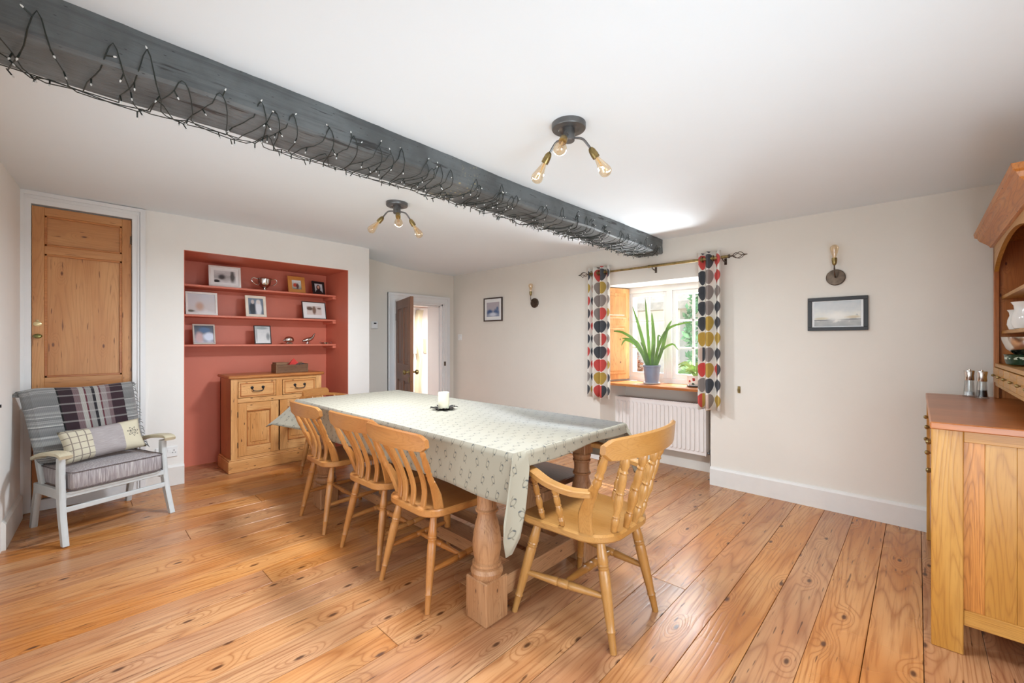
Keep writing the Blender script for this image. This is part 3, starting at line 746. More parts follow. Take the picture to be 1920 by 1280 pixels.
framed('photo_frame', 'wide dark-edged frame with a brown photograph, right end of the middle shelf', 'photo frame', (1.925, 4.86, S2), .27, .195, .008, (.044, .040), fr_dark,
       photo_mat('print_sepia', [(.2, (226, 214, 206)), (.8, (214, 206, 200))], 3, 17, [(.2, .7, .22, .2, .4, (104, 84, 72)), (.5, .55, .12, .5, .4, (130, 104, 90)), (.85, .75, .14, .1, .4, (120, 96, 84))]), rotz=R(6), group='photo frames on the alcove shelves')
framed('photo_frame', 'grey upright frame with a blue-hatted figure, left end of the lowest shelf', 'photo frame', (.912, 4.855, S3), .175, .192, .013, (0, 0), fr_grey,
       photo_mat('print_blue_hat', [(.2, (180, 170, 180)), (.5, (70, 80, 100)), (.85, (20, 26, 44))], 3, 20, [(.55, .75, .3, .16, .3, (50, 86, 130)), (.25, .3, .2, .3, .5, (190, 150, 146)), (.75, .35, .28, .24, .4, (206, 214, 232))]), rotz=R(2), lean=-13, group='photo frames on the alcove shelves')
framed('photo_frame', 'thin dark upright frame with a pale grey photograph on the lowest shelf', 'photo frame', (1.407, 4.855, S3), .158, .192, .008, (0, 0), fr_dark,
       photo_mat('print_pale_group', [(.2, (226, 226, 224)), (.8, (206, 208, 208))], 5, 23, [(.45, .9, .4, .08, .4, (150, 160, 160)), (.85, .4, .12, .2, .5, (140, 144, 146)), (.1, .5, .05, .4, .5, (170, 172, 172))]), rotz=R(4), group='photo frames on the alcove shelves')

cup = thing('trophy_cup', 'silver two-handled trophy cup on the top shelf', 'trophy', (1.425, 4.87, S1))
m = MB(); m.lathe([(.034, 0), (.036, .004), (.030, .012), (.013, .018), (.014, .024), (.032, .034), (.052, .056), (.060, .085), (.062, .118), (.068, .124), (.066, .126), (.058, .118), (.054, .07), (.01, .045)], n=24)
m.build('bowl', silver, cup)
for sg in (-1, 1):
    m = MB(); m.tube([(sg*.058, 0, .055), (sg*.082, 0, .060), (sg*.112, 0, .088), (sg*.116, 0, .112), (sg*.098, 0, .126), (sg*.064, 0, .116)], .005, 8, 4); m.build('handle', silver, cup)
eg = thing('silver_ornament', 'round silver hedgehog ornament on the lowest shelf', 'ornament', (1.655, 4.85, S3))
m = MB(); m.sphere((0, 0, .046), .044, 18, 12, (1.15, .8, .82)); m.tube([(-.045, -.005, .04), (-.062, -.008, .034)], [.014, .005], 8)
m.build('body', silver, eg)
m = MB(); m.box(-.03, .03, -.02, .02, 0, .012, .003); m.build('foot', silver, eg)
bd = thing('silver_bird', 'silver bird ornament with raised tail on the lowest shelf', 'ornament', (1.862, 4.85, S3))
m = MB(); m.tube([(-.062, 0, .034), (-.045, 0, .040), (-.02, 0, .046), (.015, 0, .056), (.04, 0, .078), (.052, 0, .104), (.066, 0, .118)], [.010, .018, .024, .021, .014, .009, .002], 12, 3); m.sphere((-.058, 0, .035), .014)
m.build('body', silver, bd)
m = MB(); m.tube([(-.02, -.01, .03), (-.03, -.012, 0)], .004, 6); m.tube([(-.005, .01, .03), (-.002, .012, 0)], .004, 6); m.box(-.045, .015, -.02, .02, 0, .004, .001); m.build('feet', silver, bd)
dd = thing('silver_dish', 'small low silver dish, right end of the lowest shelf', 'dish', (2.04, 4.84, S3))
m = MB(); m.lathe([(.030, 0), (.048, .003), (.052, .020), (.050, .020), (.045, .006), (.002, .004)], n=20); m.build('bowl', silver, dd)
for sg in (-1, 1):
    m = MB(); m.tube([(sg*.05, 0, .018), (sg*.062, 0, .024), (sg*.066, 0, .012), (sg*.05, 0, .006)], .0025, 6, 3); m.build('handle', silver, dd)

# ------------------------------------------------------------------ sideboard
sb = thing('sideboard', 'pine sideboard with two drawers and two panelled doors standing in the terracotta alcove', 'sideboard', (1.45, 4.50, .054))
P = lambda a='X': wood('pine', a)
W2, D2 = .405, .385
m = MB(); m.box(-W2-.022, W2+.022, -.022+.02, D2+.0, 0, .105, .004); m.box(-W2-.016, W2+.016, .004, D2, .105, .118, .005); m.build('plinth', P('X'), sb)
m = MB(); m.box(-W2-.022, W2+.022, -.016, D2+.01, .855, .882, .007); m.build('worktop', wood('cherry', 'X'), sb)
m = MB(); m.box(-W2, -W2+.02, .012, D2, .118, .855); m.box(W2-.02, W2, .012, D2, .118, .855); m.box(-W2, W2, D2-.02, D2, .118, .855); m.box(-W2+.02, W2-.02, .03, D2-.02, .118, .14)
m.build('carcass', wood('cherry', 'Z'), sb)
for xa, xb, za in ((-W2, -W2+.055, .118), (W2-.055, W2, .118), (-.028, .028, .672)):
    m = MB(); m.box(xa, xb, .010, .03, za, .855 if za < .2 else .825, .002); m.build('face_stile', P('Z'), sb)
for za, zb in ((.825, .855), (.630, .672), (.118, .135)):
    m = MB(); m.box(-W2+.055, W2-.055, .0105, .03, za, zb, .002); m.build('face_rail', P('X'), sb)
for sg in (-1, 1):
    a, b_ = (-.346, -.032) if sg < 0 else (.032, .346)
    m = MB(); m.box(a, b_, .006, .028, .676, .822, .003); dw = m.build('drawer', P('X'), sb)
    m = MB()
    for x0, x1, z0, z1 in ((a+.014, b_-.014, .688, .696), (a+.014, b_-.014, .802, .810), (a+.014, a+.022, .688, .810), (b_-.022, b_-.014, .688, .810)): m.box(x0, x1, .001, .008, z0, z1, .002)
    m.build('moulding', wood('cherry', 'X'), dw)
    c_x = (a+b_)/2
    m = MB()
    for q in (-1, 1): m.lathe([(.014, 0), (.013, .003), (.006, .006), (.008, .012), (.003, .016)], (c_x+q*.046, .006, .765), (0, -1, 0), 14)
    m.tube([(c_x-.046, -.008, .765), (c_x-.042, -.012, .742), (c_x-.02, -.014, .733), (c_x+.02, -.014, .733), (c_x+.042, -.012, .742), (c_x+.046, -.008, .765)], .004, 6, 4)
    m.build('handle', iron, dw)
    a, b_ = (-.348, -.006) if sg < 0 else (.006, .348)
    m = MB()
    m.box(a, a+.07, .008, .028, .138, .627, .002); m.box(b_-.07, b_, .008, .028, .138, .627, .002)
    dd_ = m.build('door', P('Z'), sb)
    for za, zb in ((.138, .225), (.555, .627)):
        m = MB(); m.box(a+.07, b_-.07, .0085, .028, za, zb, .002); m.build('door_rail', P('X'), dd_)
    m = MB(); m.box(a+.07, b_-.07, .018, .024, .225, .555); m.box(a+.10, b_-.10, .012, .022, .255, .525, .005); m.build('door_panel', P('Z'), dd_)
    m = MB()
    for x0, x1, z0, z1 in ((a+.070, b_-.070, .225, .234), (a+.070, b_-.070, .546, .555), (a+.070, a+.079, .225, .555), (b_-.079, b_-.070, .225, .555)): m.box(x0, x1, .003, .02, z0, z1, .003)
    m.build('moulding', wood('cherry', 'Z'), dd_)
    for zz in (.22, .5):
        hx = a-.002 if sg < 0 else b_+.002
        m = MB(); m.turned((hx, .007, zz), (hx, .007, zz+.05), [(.0035, 0), (.0035, 1)], 6); m.build('hinge', iron, dd_)
# wooden box with odds and ends on the sideboard
TOP = .054+.882
bx = thing('wooden_box', 'rough dark wooden box on top of the sideboard', 'box', (1.60, 4.66, TOP), R(3))
CR = wood('crate', 'X')
m = MB(); m.box(-.145, .145, -.062, -.050, .0, .080, .002); m.build('front_board', CR, bx)
m = MB(); m.box(-.145, .145, .050, .062, .0, .098, .002); m.build('back_board', CR, bx)
m = MB(); m.box(-.157, -.145, -.062, .062, 0, .086, .002); m.build('end_board', wood('crate', 'Y'), bx)
m = MB(); m.box(.145, .157, -.062, .062, 0, .086, .002); m.build('end_board', wood('crate', 'Y'), bx)
m = MB(); m.box(-.145, .145, -.05, .05, .002, .012); m.build('base_board', CR, bx)
m = MB(); m.box(-.150, -.045, -.045, .055, .080, .104, .003); m.build('lid_flap', CR, bx)
m = MB(); m.rings([[Vector((x*s_, y*s_, z)) for x, y in ((-.045, -.02), (.045, -.02), (.045, .02), (-.045, .02))] for z, s_ in ((0, 1), (.02, 1), (.075, .04))])
tag(m.build('red_pouch', plain('red_felt', (206, 58, 50), .8), loc=(1.64, 4.675, TOP+.065)), 'bright red pointed pouch sticking out of the wooden box', 'pouch')
m = MB(); m.tube([(-.04, 0, .0), (-.02, .01, .014), (.01, -.01, .012), (.035, .01, .02), (.05, 0, .006)], [.010, .012, .012, .011, .008], 8, 4)
tag(m.build('wrapped_bundle', plain('dark_patterned_cloth', (70, 66, 70), .6, 0, .3, 60), loc=(1.69, 4.645, TOP+.062)), 'small dark glinting bundle lying in the right of the wooden box', 'bundle')
m = MB(); m.sphere((0, 0, 0), .022, 12, 8, (1.3, 1, .8)); tag(m.build('red_ball', plain('deep_red', (150, 34, 40), .4), loc=(1.575, 4.65, TOP+.066)), 'dark red rounded piece inside the wooden box', 'ball')

# ------------------------------------------------------------------ dining table
TZ = .778
X0, X1, Y0, Y1 = 1.295, 2.222, 1.222, 3.635
tb = thing('dining_table', 'long pine refectory table with bulbous turned legs under the patterned cloth', 'table', ((X0+X1)/2, (Y0+Y1)/2, 0))
TX = lambda x: x-(X0+X1)/2
TY = lambda y: y-(Y0+Y1)/2
m = MB()
m.box(-.455, .455, -1.20, 1.20, TZ-.038, TZ-.004, .004); m.build('tabletop', wood('table', 'Y'), tb)
m = MB(); m.box(-.40, .40, -1.01, -.985, .645, TZ-.038); m.box(-.40, .40, .865, .89, .645, TZ-.038); m.box(-.41, -.385, -1.0, .88, .645, TZ-.038); m.box(.385, .41, -1.0, .88, .645, TZ-.038); m.build('apron', wood('table', 'Y'), tb)
legprof = [(.060, .0), (.066, .012), (.068, .025), (.060, .040), (.052, .046), (.060, .052), (.060, .062), (.050, .068), (.054, .085), (.059, .12), (.060, .15), (.056, .19), (.048, .235), (.043, .265),
           (.042, .285), (.052, .290), (.053, .298), (.046, .304), (.044, .32), (.045, .36), (.052, .366), (.052, .372), (.046, .376), (.053, .392), (.053, .405), (.046, .412)]
for lx, ly in ((1.332, 1.425), (2.09, 1.425), (1.37, 3.245), (2.09, 3.245)):
    m = MB(); m.box(TX(lx)-.069, TX(lx)+.069, TY(ly)-.069, TY(ly)+.069, fz(ly), .192, .006)
    m.box(TX(lx)-.038, TX(lx)+.05, TY(ly)-.045, TY(ly)+.05, .60, TZ-.038, .004)
    m.lathe([(r*(1.1 if z < .25 else 1.0), z+.192) for r, z in legprof], (TX(lx), TY(ly), 0), n=28)
    m.build('leg', wood('table', 'Z'), tb, angle=25)
for yy in (1.425, 3.245):
    m = MB(); m.box(TX(1.37), TX(2.03), TY(yy)-.045, TY(yy)+.045, .075, .165, .004); m.build('end_stretcher', wood('table', 'X'), tb)
for xx, ww in ((1.60, .065), (1.85, .05)):
    m = MB(); m.box(TX(xx)-ww, TX(xx)+ww, TY(1.47), TY(3.20), .085, .155, .004); m.build('long_stretcher', wood('table', 'Y'), tb)

# tablecloth: sage cotton with a small printed bird-and-sprig motif
b = NB('sage_cotton_with_bird_print', .7)
uv = b.coord('UV'); p = b.xyz(uv)
def motif(cell, off, kindv):
    ux = b.M('DIVIDE', b.M('ADD', p[0], off[0]), cell[0]); uy = b.M('DIVIDE', b.M('ADD', p[1], off[1]), cell[1])
    row = b.M('FLOOR', uy); ux = b.M('ADD', ux, b.M('MULTIPLY', b.M('MODULO', row, 2.0), .5))
    cx_ = b.M('FLOOR', ux)
    wn = b.n('ShaderNodeTexWhiteNoise', noise_dimensions='3D'); b.put(wn.inputs['Vector'], b.vec(cx_, row, kindv))
    h = wn.outputs['Value']
    qx = b.M('MULTIPLY', b.M('SUBTRACT', b.M('SUBTRACT', ux, cx_), .5), cell[0]); qy = b.M('MULTIPLY', b.M('SUBTRACT', b.M('SUBTRACT', uy, row), .5), cell[1])
    jn = b.xyz(wn.outputs['Color'])
    qx = b.M('ADD', qx, b.M('MULTIPLY', b.M('SUBTRACT', jn[1], .5), .022)); qy = b.M('ADD', qy, b.M('MULTIPLY', b.M('SUBTRACT', jn[2], .5), .016))
    sg = b.M('SUBTRACT', b.M('MULTIPLY', b.M('GREATER_THAN', h, .5), 2.0), 1.0)
    qx = b.M('MULTIPLY', qx, sg)
    def ell(cx2, cy2, rx, ry, ang):
        c2, s2 = cos(ang), sin(ang)
        dx = b.M('SUBTRACT', qx, cx2); dy = b.M('SUBTRACT', qy, cy2)
        ex = b.M('DIVIDE', b.M('ADD', b.M('MULTIPLY', dx, c2), b.M('MULTIPLY', dy, s2)), rx)
        ey = b.M('DIVIDE', b.M('SUBTRACT', b.M('MULTIPLY', dy, c2), b.M('MULTIPLY', dx, s2)), ry)
        return b.M('ADD', b.M('MULTIPLY', ex, ex), b.M('MULTIPLY', ey, ey))
    return ell
e = motif((.074, .062), (0, 0), 1.0)
body = b.M('ABSOLUTE', b.M('SUBTRACT', e(0, 0, .0085, .0150, .35), 1.0))
lines = b.M('MINIMUM', b.M('MULTIPLY', body, 2.2), b.M('MINIMUM', e(.002, .018, .0022, .011, -.5), e(-.004, -.02, .0018, .010, .3)))
fill = e(.006, -.012, .006, .0035, .6); head = e(-.006, .014, .0042, .0032, 0)
k1 = b.M('SUBTRACT', 1.0, b.step(lines, .5, 1.2)); k2 = b.M('SUBTRACT', 1.0, b.step(b.M('MINIMUM', fill, head), .6, 1.2))
col = b.mix(b.M('MULTIPLY', k1, .55), lin(150, 142, 124), lin(84, 78, 62))
col = b.mix(b.M('MULTIPLY', k2, .85), col, lin(66, 70, 72))
wv = b.noise(uv, 500, 1)
b.set('Base Color', col); b.set('Sheen Weight', .15); b.bump(wv, .08, .001)
cloth_m = b.m
m = MB()
rad = .014
per = []   # (x, y, nx, ny, drop, flare)
def side(ax, ay, bx_, by_, nx, ny, n, df):
    for i in range(n+1):
        t = i/n; d, f_ = df(t); per.append((ax+(bx_-ax)*t, ay+(by_-ay)*t, nx, ny, d, f_))
wob = lambda t, a, fq: a*sin(t*fq*2*pi)
side(X0, Y0+.004, X0, Y1, -1, 0, 60, lambda t: (.213+.006*sin(t*20) - .02*sm((t-.85)/.15), .010+.006*sin(t*31)+.16*sm((t-.80)/.20)**1.5))
for k in range(1, 8):
    a = pi - (pi/2)*k/8
    per.append((X0, Y1, cos(a), sin(a), .20+.05*sin(pi*k/8), .19+.02*sin(pi*k/8)))
side(X0, Y1, X1, Y1, 0, 1, 24, lambda t: (.20, .16*(1-t)**2+.02+.01*sin(t*18)))
for k in range(1, 6):
    a = pi/2 - (pi/2)*k/6
    per.append((X1, Y1, cos(a), sin(a), .22+.08*sin(pi*k/6), .05))
side(X1, Y1, X1, Y0, 1, 0, 50, lambda t: (.22+.01*sin(t*17) + .03*sm((t-.9)/.1), .012+.008*sin(t*26)+.04*sm((t-.9)/.1)))
for k in range(1, 8):
    a = 0 - (pi/2)*k/8
    per.append((X1, Y0, cos(a), sin(a), .26+.12*sin(pi*k/8)-.2*sm((k-3)/5), .05+.05*sin(pi*k/8)))
side(X1, Y0, X0+.075, Y0, 0, -1, 36, lambda t: (.048+.006*sin(t*9+1)+.02*t, .004+.003*sin(t*12)))
# long hanging corner fold, near left
for k, (fx_, fy_, dr_, fl_, nx, ny) in enumerate(((.070, 0, .07, .012, .1, -1), (.058, 0, .13, .018, .0, -1), (.045, 0, .235, .030, -.35, -1), (.030, 0, .345, .045, -.7, -.8), (.012, 0, .405, .060, -.9, -.55), (0, .0, .415, .080, -1, -.42), (0, 0, .35, .090, -1, -.35), (0, 0, .285, .072, -1, -.25), (0, 0, .225, .030, -1, -.05))):
    per.append((X0+fx_, Y0+fy_, nx, ny, dr_, fl_))
NP = len(per); NR = 12
arc = [0]
for i in range(NP):
    a, c = per[i], per[(i+1) % NP]
    arc.append(arc[-1] + max(math.hypot(a[0]-c[0], a[1]-c[1]), .012))
rows = []
for j in range(NR+1):
    v = j/NR; r_ = []
    for (x, y, nx, ny, d, f_) in per:
        ln = math.hypot(nx, ny); nx, ny = nx/ln, ny/ln
        s_ = d*v
        if j == 0: off, dz = 0, 0
        else:
            q = min(1, s_/rad); off = rad*.8*sin(q*pi/2) + f_*v**1.3 ; dz = rad*(1-cos(min(1, s_/rad)*pi/2)) + max(0, s_-rad)*(1 - .18*min(1, f_*4))
        r_.append(m.bm.verts.new((x+nx*off, y+ny*off, TZ+.004-dz)))
    rows.append(r_)
for j in range(NR):
    for i in range(NP):
        k = (i+1) % NP
        a, c = per[i], per[k]
        uvs = []
        for (ii, jj) in ((i, j), (i+1, j), (i+1, j+1), (i, j+1)):
            pp = per[ii % NP]; s_ = pp[4]*jj/NR
            if abs(pp[2]) > .8: uvs.append((arc[ii]+.013, s_+.02))
            else: uvs.append((arc[ii]+.013, s_+.02))
        m.face([rows[j][i], rows[j][k], rows[j+1][k], rows[j+1][i]], uvs)
cen = m.bm.faces.new(rows[0][::-1])
for l in cen.loops: l[m.uv].uv = (l.vert.co.y, l.vert.co.x)
bmesh.ops.triangulate(m.bm, faces=[cen])
tag(m.build('tablecloth', cloth_m, mods=[('SOLIDIFY', dict(thickness=.0015, offset=1))]), 'sage green cotton tablecloth with small printed birds draped over the long table', 'tablecloth')

# candle and its holder
hd = thing('candle_holder', 'black metal candle dish with pointed leaf petals on the tablecloth', 'candle holder', (1.80, 2.36, TZ+.0055))
m = MB(); m.lathe([(.038, 0), (.045, .002), (.052, .010), (.048, .011), (.040, .005), (.002, .005)], n=20); m.build('dish', iron, hd)
for k in range(9):
    a = 2*pi*k/9
    m = MB(); Mr = Matrix.Rotation(a, 4, 'Z')
    st = [(.040, .012, .008), (.062, .019, .016), (.082, .012, .012 if k % 2 else .022), (.097, .001, .018)]
    m.rings([[Mr @ Vector((x, -w_, z)), Mr @ Vector((x, 0, z-.005)), Mr @ Vector((x, w_, z)), Mr @ Vector((x, 0, z-.002))] for x, w_, z in st]); m.build('petal', iron, hd)
cd = thing('candle', 'thick cream pillar candle standing in the black dish', 'candle', (1.80, 2.36, TZ+.0115))
m = MB(); m.lathe([(.036, 0), (.0375, .004), (.0375, .108), (.035, .113), (.028, .110), (.004, .108)], n=24)
wx = plain('cream_wax', (240, 234, 208), .5); wx.node_tree.nodes['Principled BSDF'].inputs['Subsurface Weight'].default_value = .1
m.build('wax', wx, cd); m = MB(); m.tube([(0, 0, .105), (.001, 0, .124)], .0016, 6); m.build('wick', plain('pale_wick', (200, 190, 170), .8), cd)

# ------------------------------------------------------------------ chairs
def leg_prof(w_=1.0):
    return [(.012*w_, 0), (.015*w_, .02), (.019*w_, .16), (.0215*w_, .22), (.019*w_, .235), (.0215*w_, .25), (.018*w_, .262), (.0215*w_, .275), (.0185*w_, .29), (.021*w_, .32), (.0205*w_, .45), (.017*w_, .70), (.0145*w_, .80), (.0175*w_, .815), (.0145*w_, .83), (.0135*w_, .90), (.0125*w_, .955), (.0125*w_, 1.0)]
def cone_leg(m, top, foot, w_=1.0): m.turned(top, foot, leg_prof(w_), 14)
str_prof = [(.008, 0), (.0105, .06), (.015, .35), (.0165, .42), (.0135, .435), (.0165, .45), (.0165, .55), (.0135, .565), (.0165, .58), (.015, .65), (.0105, .94), (.008, 1)]
def board(m, pts, wd, th, nrm):
    """flat board along a path: widths (list) across, thickness th"""
    m.tube(pts, 1.0, 8, 0, True, None) if 0 else None
def slat(m, path, widths, th, acr=(1, 0, 0)):
    path = [Vector(p) for p in path]; acr = Vector(acr).normalized()
    path, widths = catmull(path, widths, 5)
    rings = []
    for i, p_ in enumerate(path):
        t = (path[min(i+1, len(path)-1)]-path[max(i-1, 0)]).normalized(); nr = t.cross(acr).normalized()
        h, k = widths[i]/2, th/2
        rings.append([p_+acr*x+nr*y for x, y in ((-h, -k*.5), (-h*.8, -k), (h*.8, -k), (h, -k*.5), (h, k*.5), (h*.8, k), (-h*.8, k), (-h, k*.5))])
    m.rings(rings)
def top_rail(m, half, yb, bow, zb, zt, th, lean=.14, arch=.012, notch=.02):
    N_ = 20; rings = []
    for i in range(N_+1):
        t = -1+2*i/N_; x = half*t; y = yb - bow*(1-t*t)
        e_ = max(0, abs(t)-.86)/.14
        lo = zb - .004*(1-t*t) + (notch*e_**2); hi = zt + arch*(1-t*t) - .018*e_**2.2
        k = th/2
        def P3(z, o): return Vector((x*(1+.0), y-(z-zb)*lean+o, z))
        rings.append([P3(lo+.004, -k), P3(lo, 0), P3(lo+.004, k), P3((lo+hi)/2, k), P3(hi-.006, k), P3(hi, 0), P3(hi-.006, -k), P3((lo+hi)/2, -k)])
    m.rings(rings)
def make_chair(label, group, kind='beech'):
    t = thing('dining_chair', label, 'chair', group=group)
    w_ = lambda a: wood(kind, a)
    out = []
    for sx, sy, a0 in ((1, -1, -90), (1, 1, 0), (-1, 1, 90), (-1, -1, 180)):
        r_ = .10 if sy < 0 else .045; hw_ = .205 if sy < 0 else .222
        for k in range(7):
            a = R(a0+90*k/6); out.append((sx*(hw_-r_)+cos(a)*r_, sy*(.212-r_)+sin(a)*r_))
    m = MB(); m.prism(out, .036, Matrix.Translation((0, 0, .418)), .006); m.build('seat', w_('Y'), t)
    tops = {}
    for sx, sy in ((-1, -1), (1, -1), (-1, 1), (1, 1)):
        a = Vector((sx*.145, sy*.145, .424)); f_ = Vector((sx*.205, -.225 if sy < 0 else .222, 0)); tops[sx, sy] = (a, f_)
        m = MB(); cone_leg(m, a, f_); m.build('leg', w_('Z'), t)
    at_ = lambda k, h: tops[k][0].lerp(tops[k][1], 1-h/.424)
    mids = []
    for sx in (-1, 1):
        a, b_ = at_((sx, -1), .175), at_((sx, 1), .19); mids.append((a+b_)/2)
        m = MB(); m.turned(a, b_, str_prof, 10); m.build('side_stretcher', w_('Y'), t)
    m = MB(); m.turned(mids[0], mids[1], str_prof, 10); m.build('cross_stretcher', w_('X'), t)
    for sx in (-1, 1):
        m = MB(); base = Vector((sx*.172, -.135, .452)); mid_ = Vector((sx*.198, -.195, .60)); tp = Vector((sx*.218, -.268, .765))
        slat(m, [base, base.lerp(mid_, .5)+Vector((0, .006, 0)), mid_], [.050, .046, .028], .024, (.35*sx, 1, 0))
        m.turned(mid_-Vector((0, 0, .01)), tp, [(.013, 0), (.0155, .12), (.012, .2), (.0155, .26), (.012, .32), (.0155, .38), (.015, .6), (.011, .78), (.0145, .84), (.011, .9), (.010, 1)], 12)
        m.build('back_post', w_('Z'), t)
    for k in range(4):
        u = -1+2*(k+.5)/4; x = u*.135; xt = u*.165; bowt = .034*(1-u*u*.55)
        m = MB(); slat(m, [(x, -.165-.03*(1-u*u), .450), (x*1.04, -.158-.03*(1-u*u), .53), (x*1.1, -.188-.03*(1-u*u), .63), (xt, -.258-bowt*.7, .765)], [.034, .034, .030, .027], .014); m.build('slat', w_('Z'), t)
    m = MB(); top_rail(m, .262, -.262, .045, .755, .835, .022); m.build('top_rail', w_('X'), t)
    return t
c1 = make_chair('slat-back beech dining chair nearest the camera, left side of the table', 'slat-back chairs down the left of the table')
c1.location = (1.375, 1.835, 0); c1.rotation_euler.z = R(-90)
c2 = dup(c1, (1.400, 2.345, 0), R(-88), 'middle slat-back beech dining chair along the left side of the table')
c3 = dup(c1, (1.390, 2.985, 0), R(-91), 'slat-back beech dining chair nearest the sideboard, left side of the table')

def spindle_prof(w_=1.0): return [(.011*w_, 0), (.0145*w_, .10), (.0165*w_, .17), (.011*w_, .20), (.016*w_, .22), (.012*w_, .25), (.019*w_, .38), (.0155*w_, .46), (.011*w_, .50), (.016*w_, .525), (.0125*w_, .55), (.0165*w_, .62), (.0155*w_, .72), (.012*w_, .765), (.0165*w_, .79), (.012*w_, .815), (.018*w_, .88), (.014*w_, .95), (.009*w_, 1)]
cv = thing('carver_chair', 'golden beech carver armchair with turned spindles at the near end of the table', 'chair', (1.705, 1.122, 0), R(0))
we = lambda a: wood('elm', a)
out = []
for sx, sy, a0 in ((1, -1, -90), (1, 1, 0), (-1, 1, 90), (-1, -1, 180)):
    r_ = .15 if sy < 0 else .06; hw_ = .232 if sy < 0 else .245
    for k in range(9):
        a = R(a0+90*k/8); out.append((sx*(hw_-r_)+cos(a)*r_, sy*(.228-r_)+sin(a)*r_))
m = MB(); m.prism(out, .036, Matrix.Translation((0, 0, .418)), .008); m.build('seat', we('Y'), cv)
tops = {}
for sx, sy in ((-1, -1), (1, -1), (-1, 1), (1, 1)):
    a = Vector((sx*(.145 if sy < 0 else .185), sy*.15, .424)); f_ = Vector((sx*(.188 if sy < 0 else .262), -.24 if sy < 0 else .235, 0)); tops[sx, sy] = (a, f_)
    m = MB(); cone_leg(m, a, f_, 1.12); m.build('leg', we('Z'), cv)
at_ = lambda k, h: tops[k][0].lerp(tops[k][1], 1-h/.424)
mids = []
for sx in (-1, 1):
    a, b_ = at_((sx, -1), .20), at_((sx, 1), .185); mids.append((a+b_)/2)
    m = MB(); m.turned(a, b_, [(r*1.15, t_) for r, t_ in str_prof], 12); m.build('side_stretcher', we('Y'), cv)
m = MB(); m.turned(mids[0], mids[1], [(r*1.15, t_) for r, t_ in str_prof], 12); m.build('cross_stretcher', we('X'), cv)
for sx in (-1, 1):
    m = MB(); base = Vector((sx*.200, -.120, .452)); mid_ = Vector((sx*.262, -.205, .690)); tp = Vector((sx*.275, -.258, .815))
    slat(m, [base, Vector((sx*.222, -.128, .54)), Vector((sx*.248, -.172, .63)), mid_], [.062, .058, .050, .030], .030, (.25*sx, 1, 0))
    m.turned(mid_-Vector((0, 0, .012)), tp, [(.015, 0), (.019, .12), (.014, .25), (.019, .33), (.014, .42), (.018, .6), (.013, .9), (.012, 1)], 12)
    m.build('back_post', we('Z'), cv)
for k in range(4):
    u = -1+2*(k+.5)/4; m = MB(); m.turned((u*.155, -.185-.028*(1-u*u), .450), (u*.215, -.262-.05*(1-u*u), .800), spindle_prof(1.1), 14); m.build('spindle', we('Z'), cv)
m = MB(); top_rail(m, .312, -.262, .075, .795, .880, .024, .10, .012, .028); m.build('top_rail', we('X'), cv)
for sx in (-1, 1):
    m = MB(); m.tube([(sx*.262, -.185, .645), (sx*.285, -.10, .640), (sx*.300, 0, .655), (sx*.297, .09, .684), (sx*.285, .165, .690)], 1.0, 8, 5, True, (.026, .013, (0, 0, 1))); m.build('arm', we('Y'), cv)
    for (xb, yb, xt, yt, zt) in ((.212, -.005, .292, -.02, .645), (.212, .105, .290, .10, .675)):
        m = MB(); m.turned((sx*xb, yb, .450), (sx*xt, yt, zt), spindle_prof(.88), 12); m.build('arm_spindle', we('Z'), cv)

# low bow-armed chair at the far end
bc = thing('bow_chair', 'low bow-backed wooden chair behind the far end of the table', 'chair', (1.745, 3.98, fz(3.98)), R(180+22))
bw = lambda a: wood('beech', a)
m = MB(); m.prism(rrect(.42, .40, .12, 6), .034, Matrix.Translation((0, 0, .42)), .006); m.build('seat', bw('Y'), bc)
for sx, sy in ((-1, -1), (1, -1), (-1, 1), (1, 1)):
    m = MB(); cone_leg(m, Vector((sx*.14, sy*.13, .424)), Vector((sx*.19, sy*.195, 0))); m.build('leg', bw('Z'), bc)
m = MB(); m.tube([(-.235, .10, .655), (-.255, -.02, .668), (-.215, -.15, .69), (-.11, -.215, .70), (.11, -.215, .70), (.215, -.15, .69), (.255, -.02, .668), (.235, .10, .655)], 1.0, 8, 5, True, (.024, .012, (0, 0, 1))); m.build('arm_bow', bw('X'), bc)
m = MB(); top_rail(m, .150, -.212, .014, .705, .762, .026, .08, .004, 0); m.build('comb', bw('X'), bc)
for a in (-75, -45, -15, 15, 45, 75):
    x = sin(R(a)); y = -cos(R(a))
    m = MB(); m.turned((x*.165, y*.15, .45), (x*.232, y*.20, .695 if abs(a) < 50 else .675), spindle_prof(.8), 10); m.build('spindle', bw('Z'), bc)

# bench under the right side of the table
bn = thing('bench', 'dark-topped wooden bench with block legs under the right side of the table', 'bench', (2.06, 2.42, 0))
m = MB(); m.box(-.165, .165, -.93, .93, .412, .448, .005); m.build('seat', wood('dark', 'Y'), bn)
m = MB(); m.box(-.10, .10, -.80, .80, .352, .412); m.build('rail', wood('table', 'Y'), bn)
for yy in (-.69, .69):
    m = MB(); m.box(-.095, .095, yy-.12, yy+.12, .024, .352, .004); m.build('leg', wood('table', 'Z'), bn)
    m = MB(); m.box(-.13, .13, yy-.10, yy+.10, 0, .024, .003); m.build('foot', wood('table', 'X'), bn)

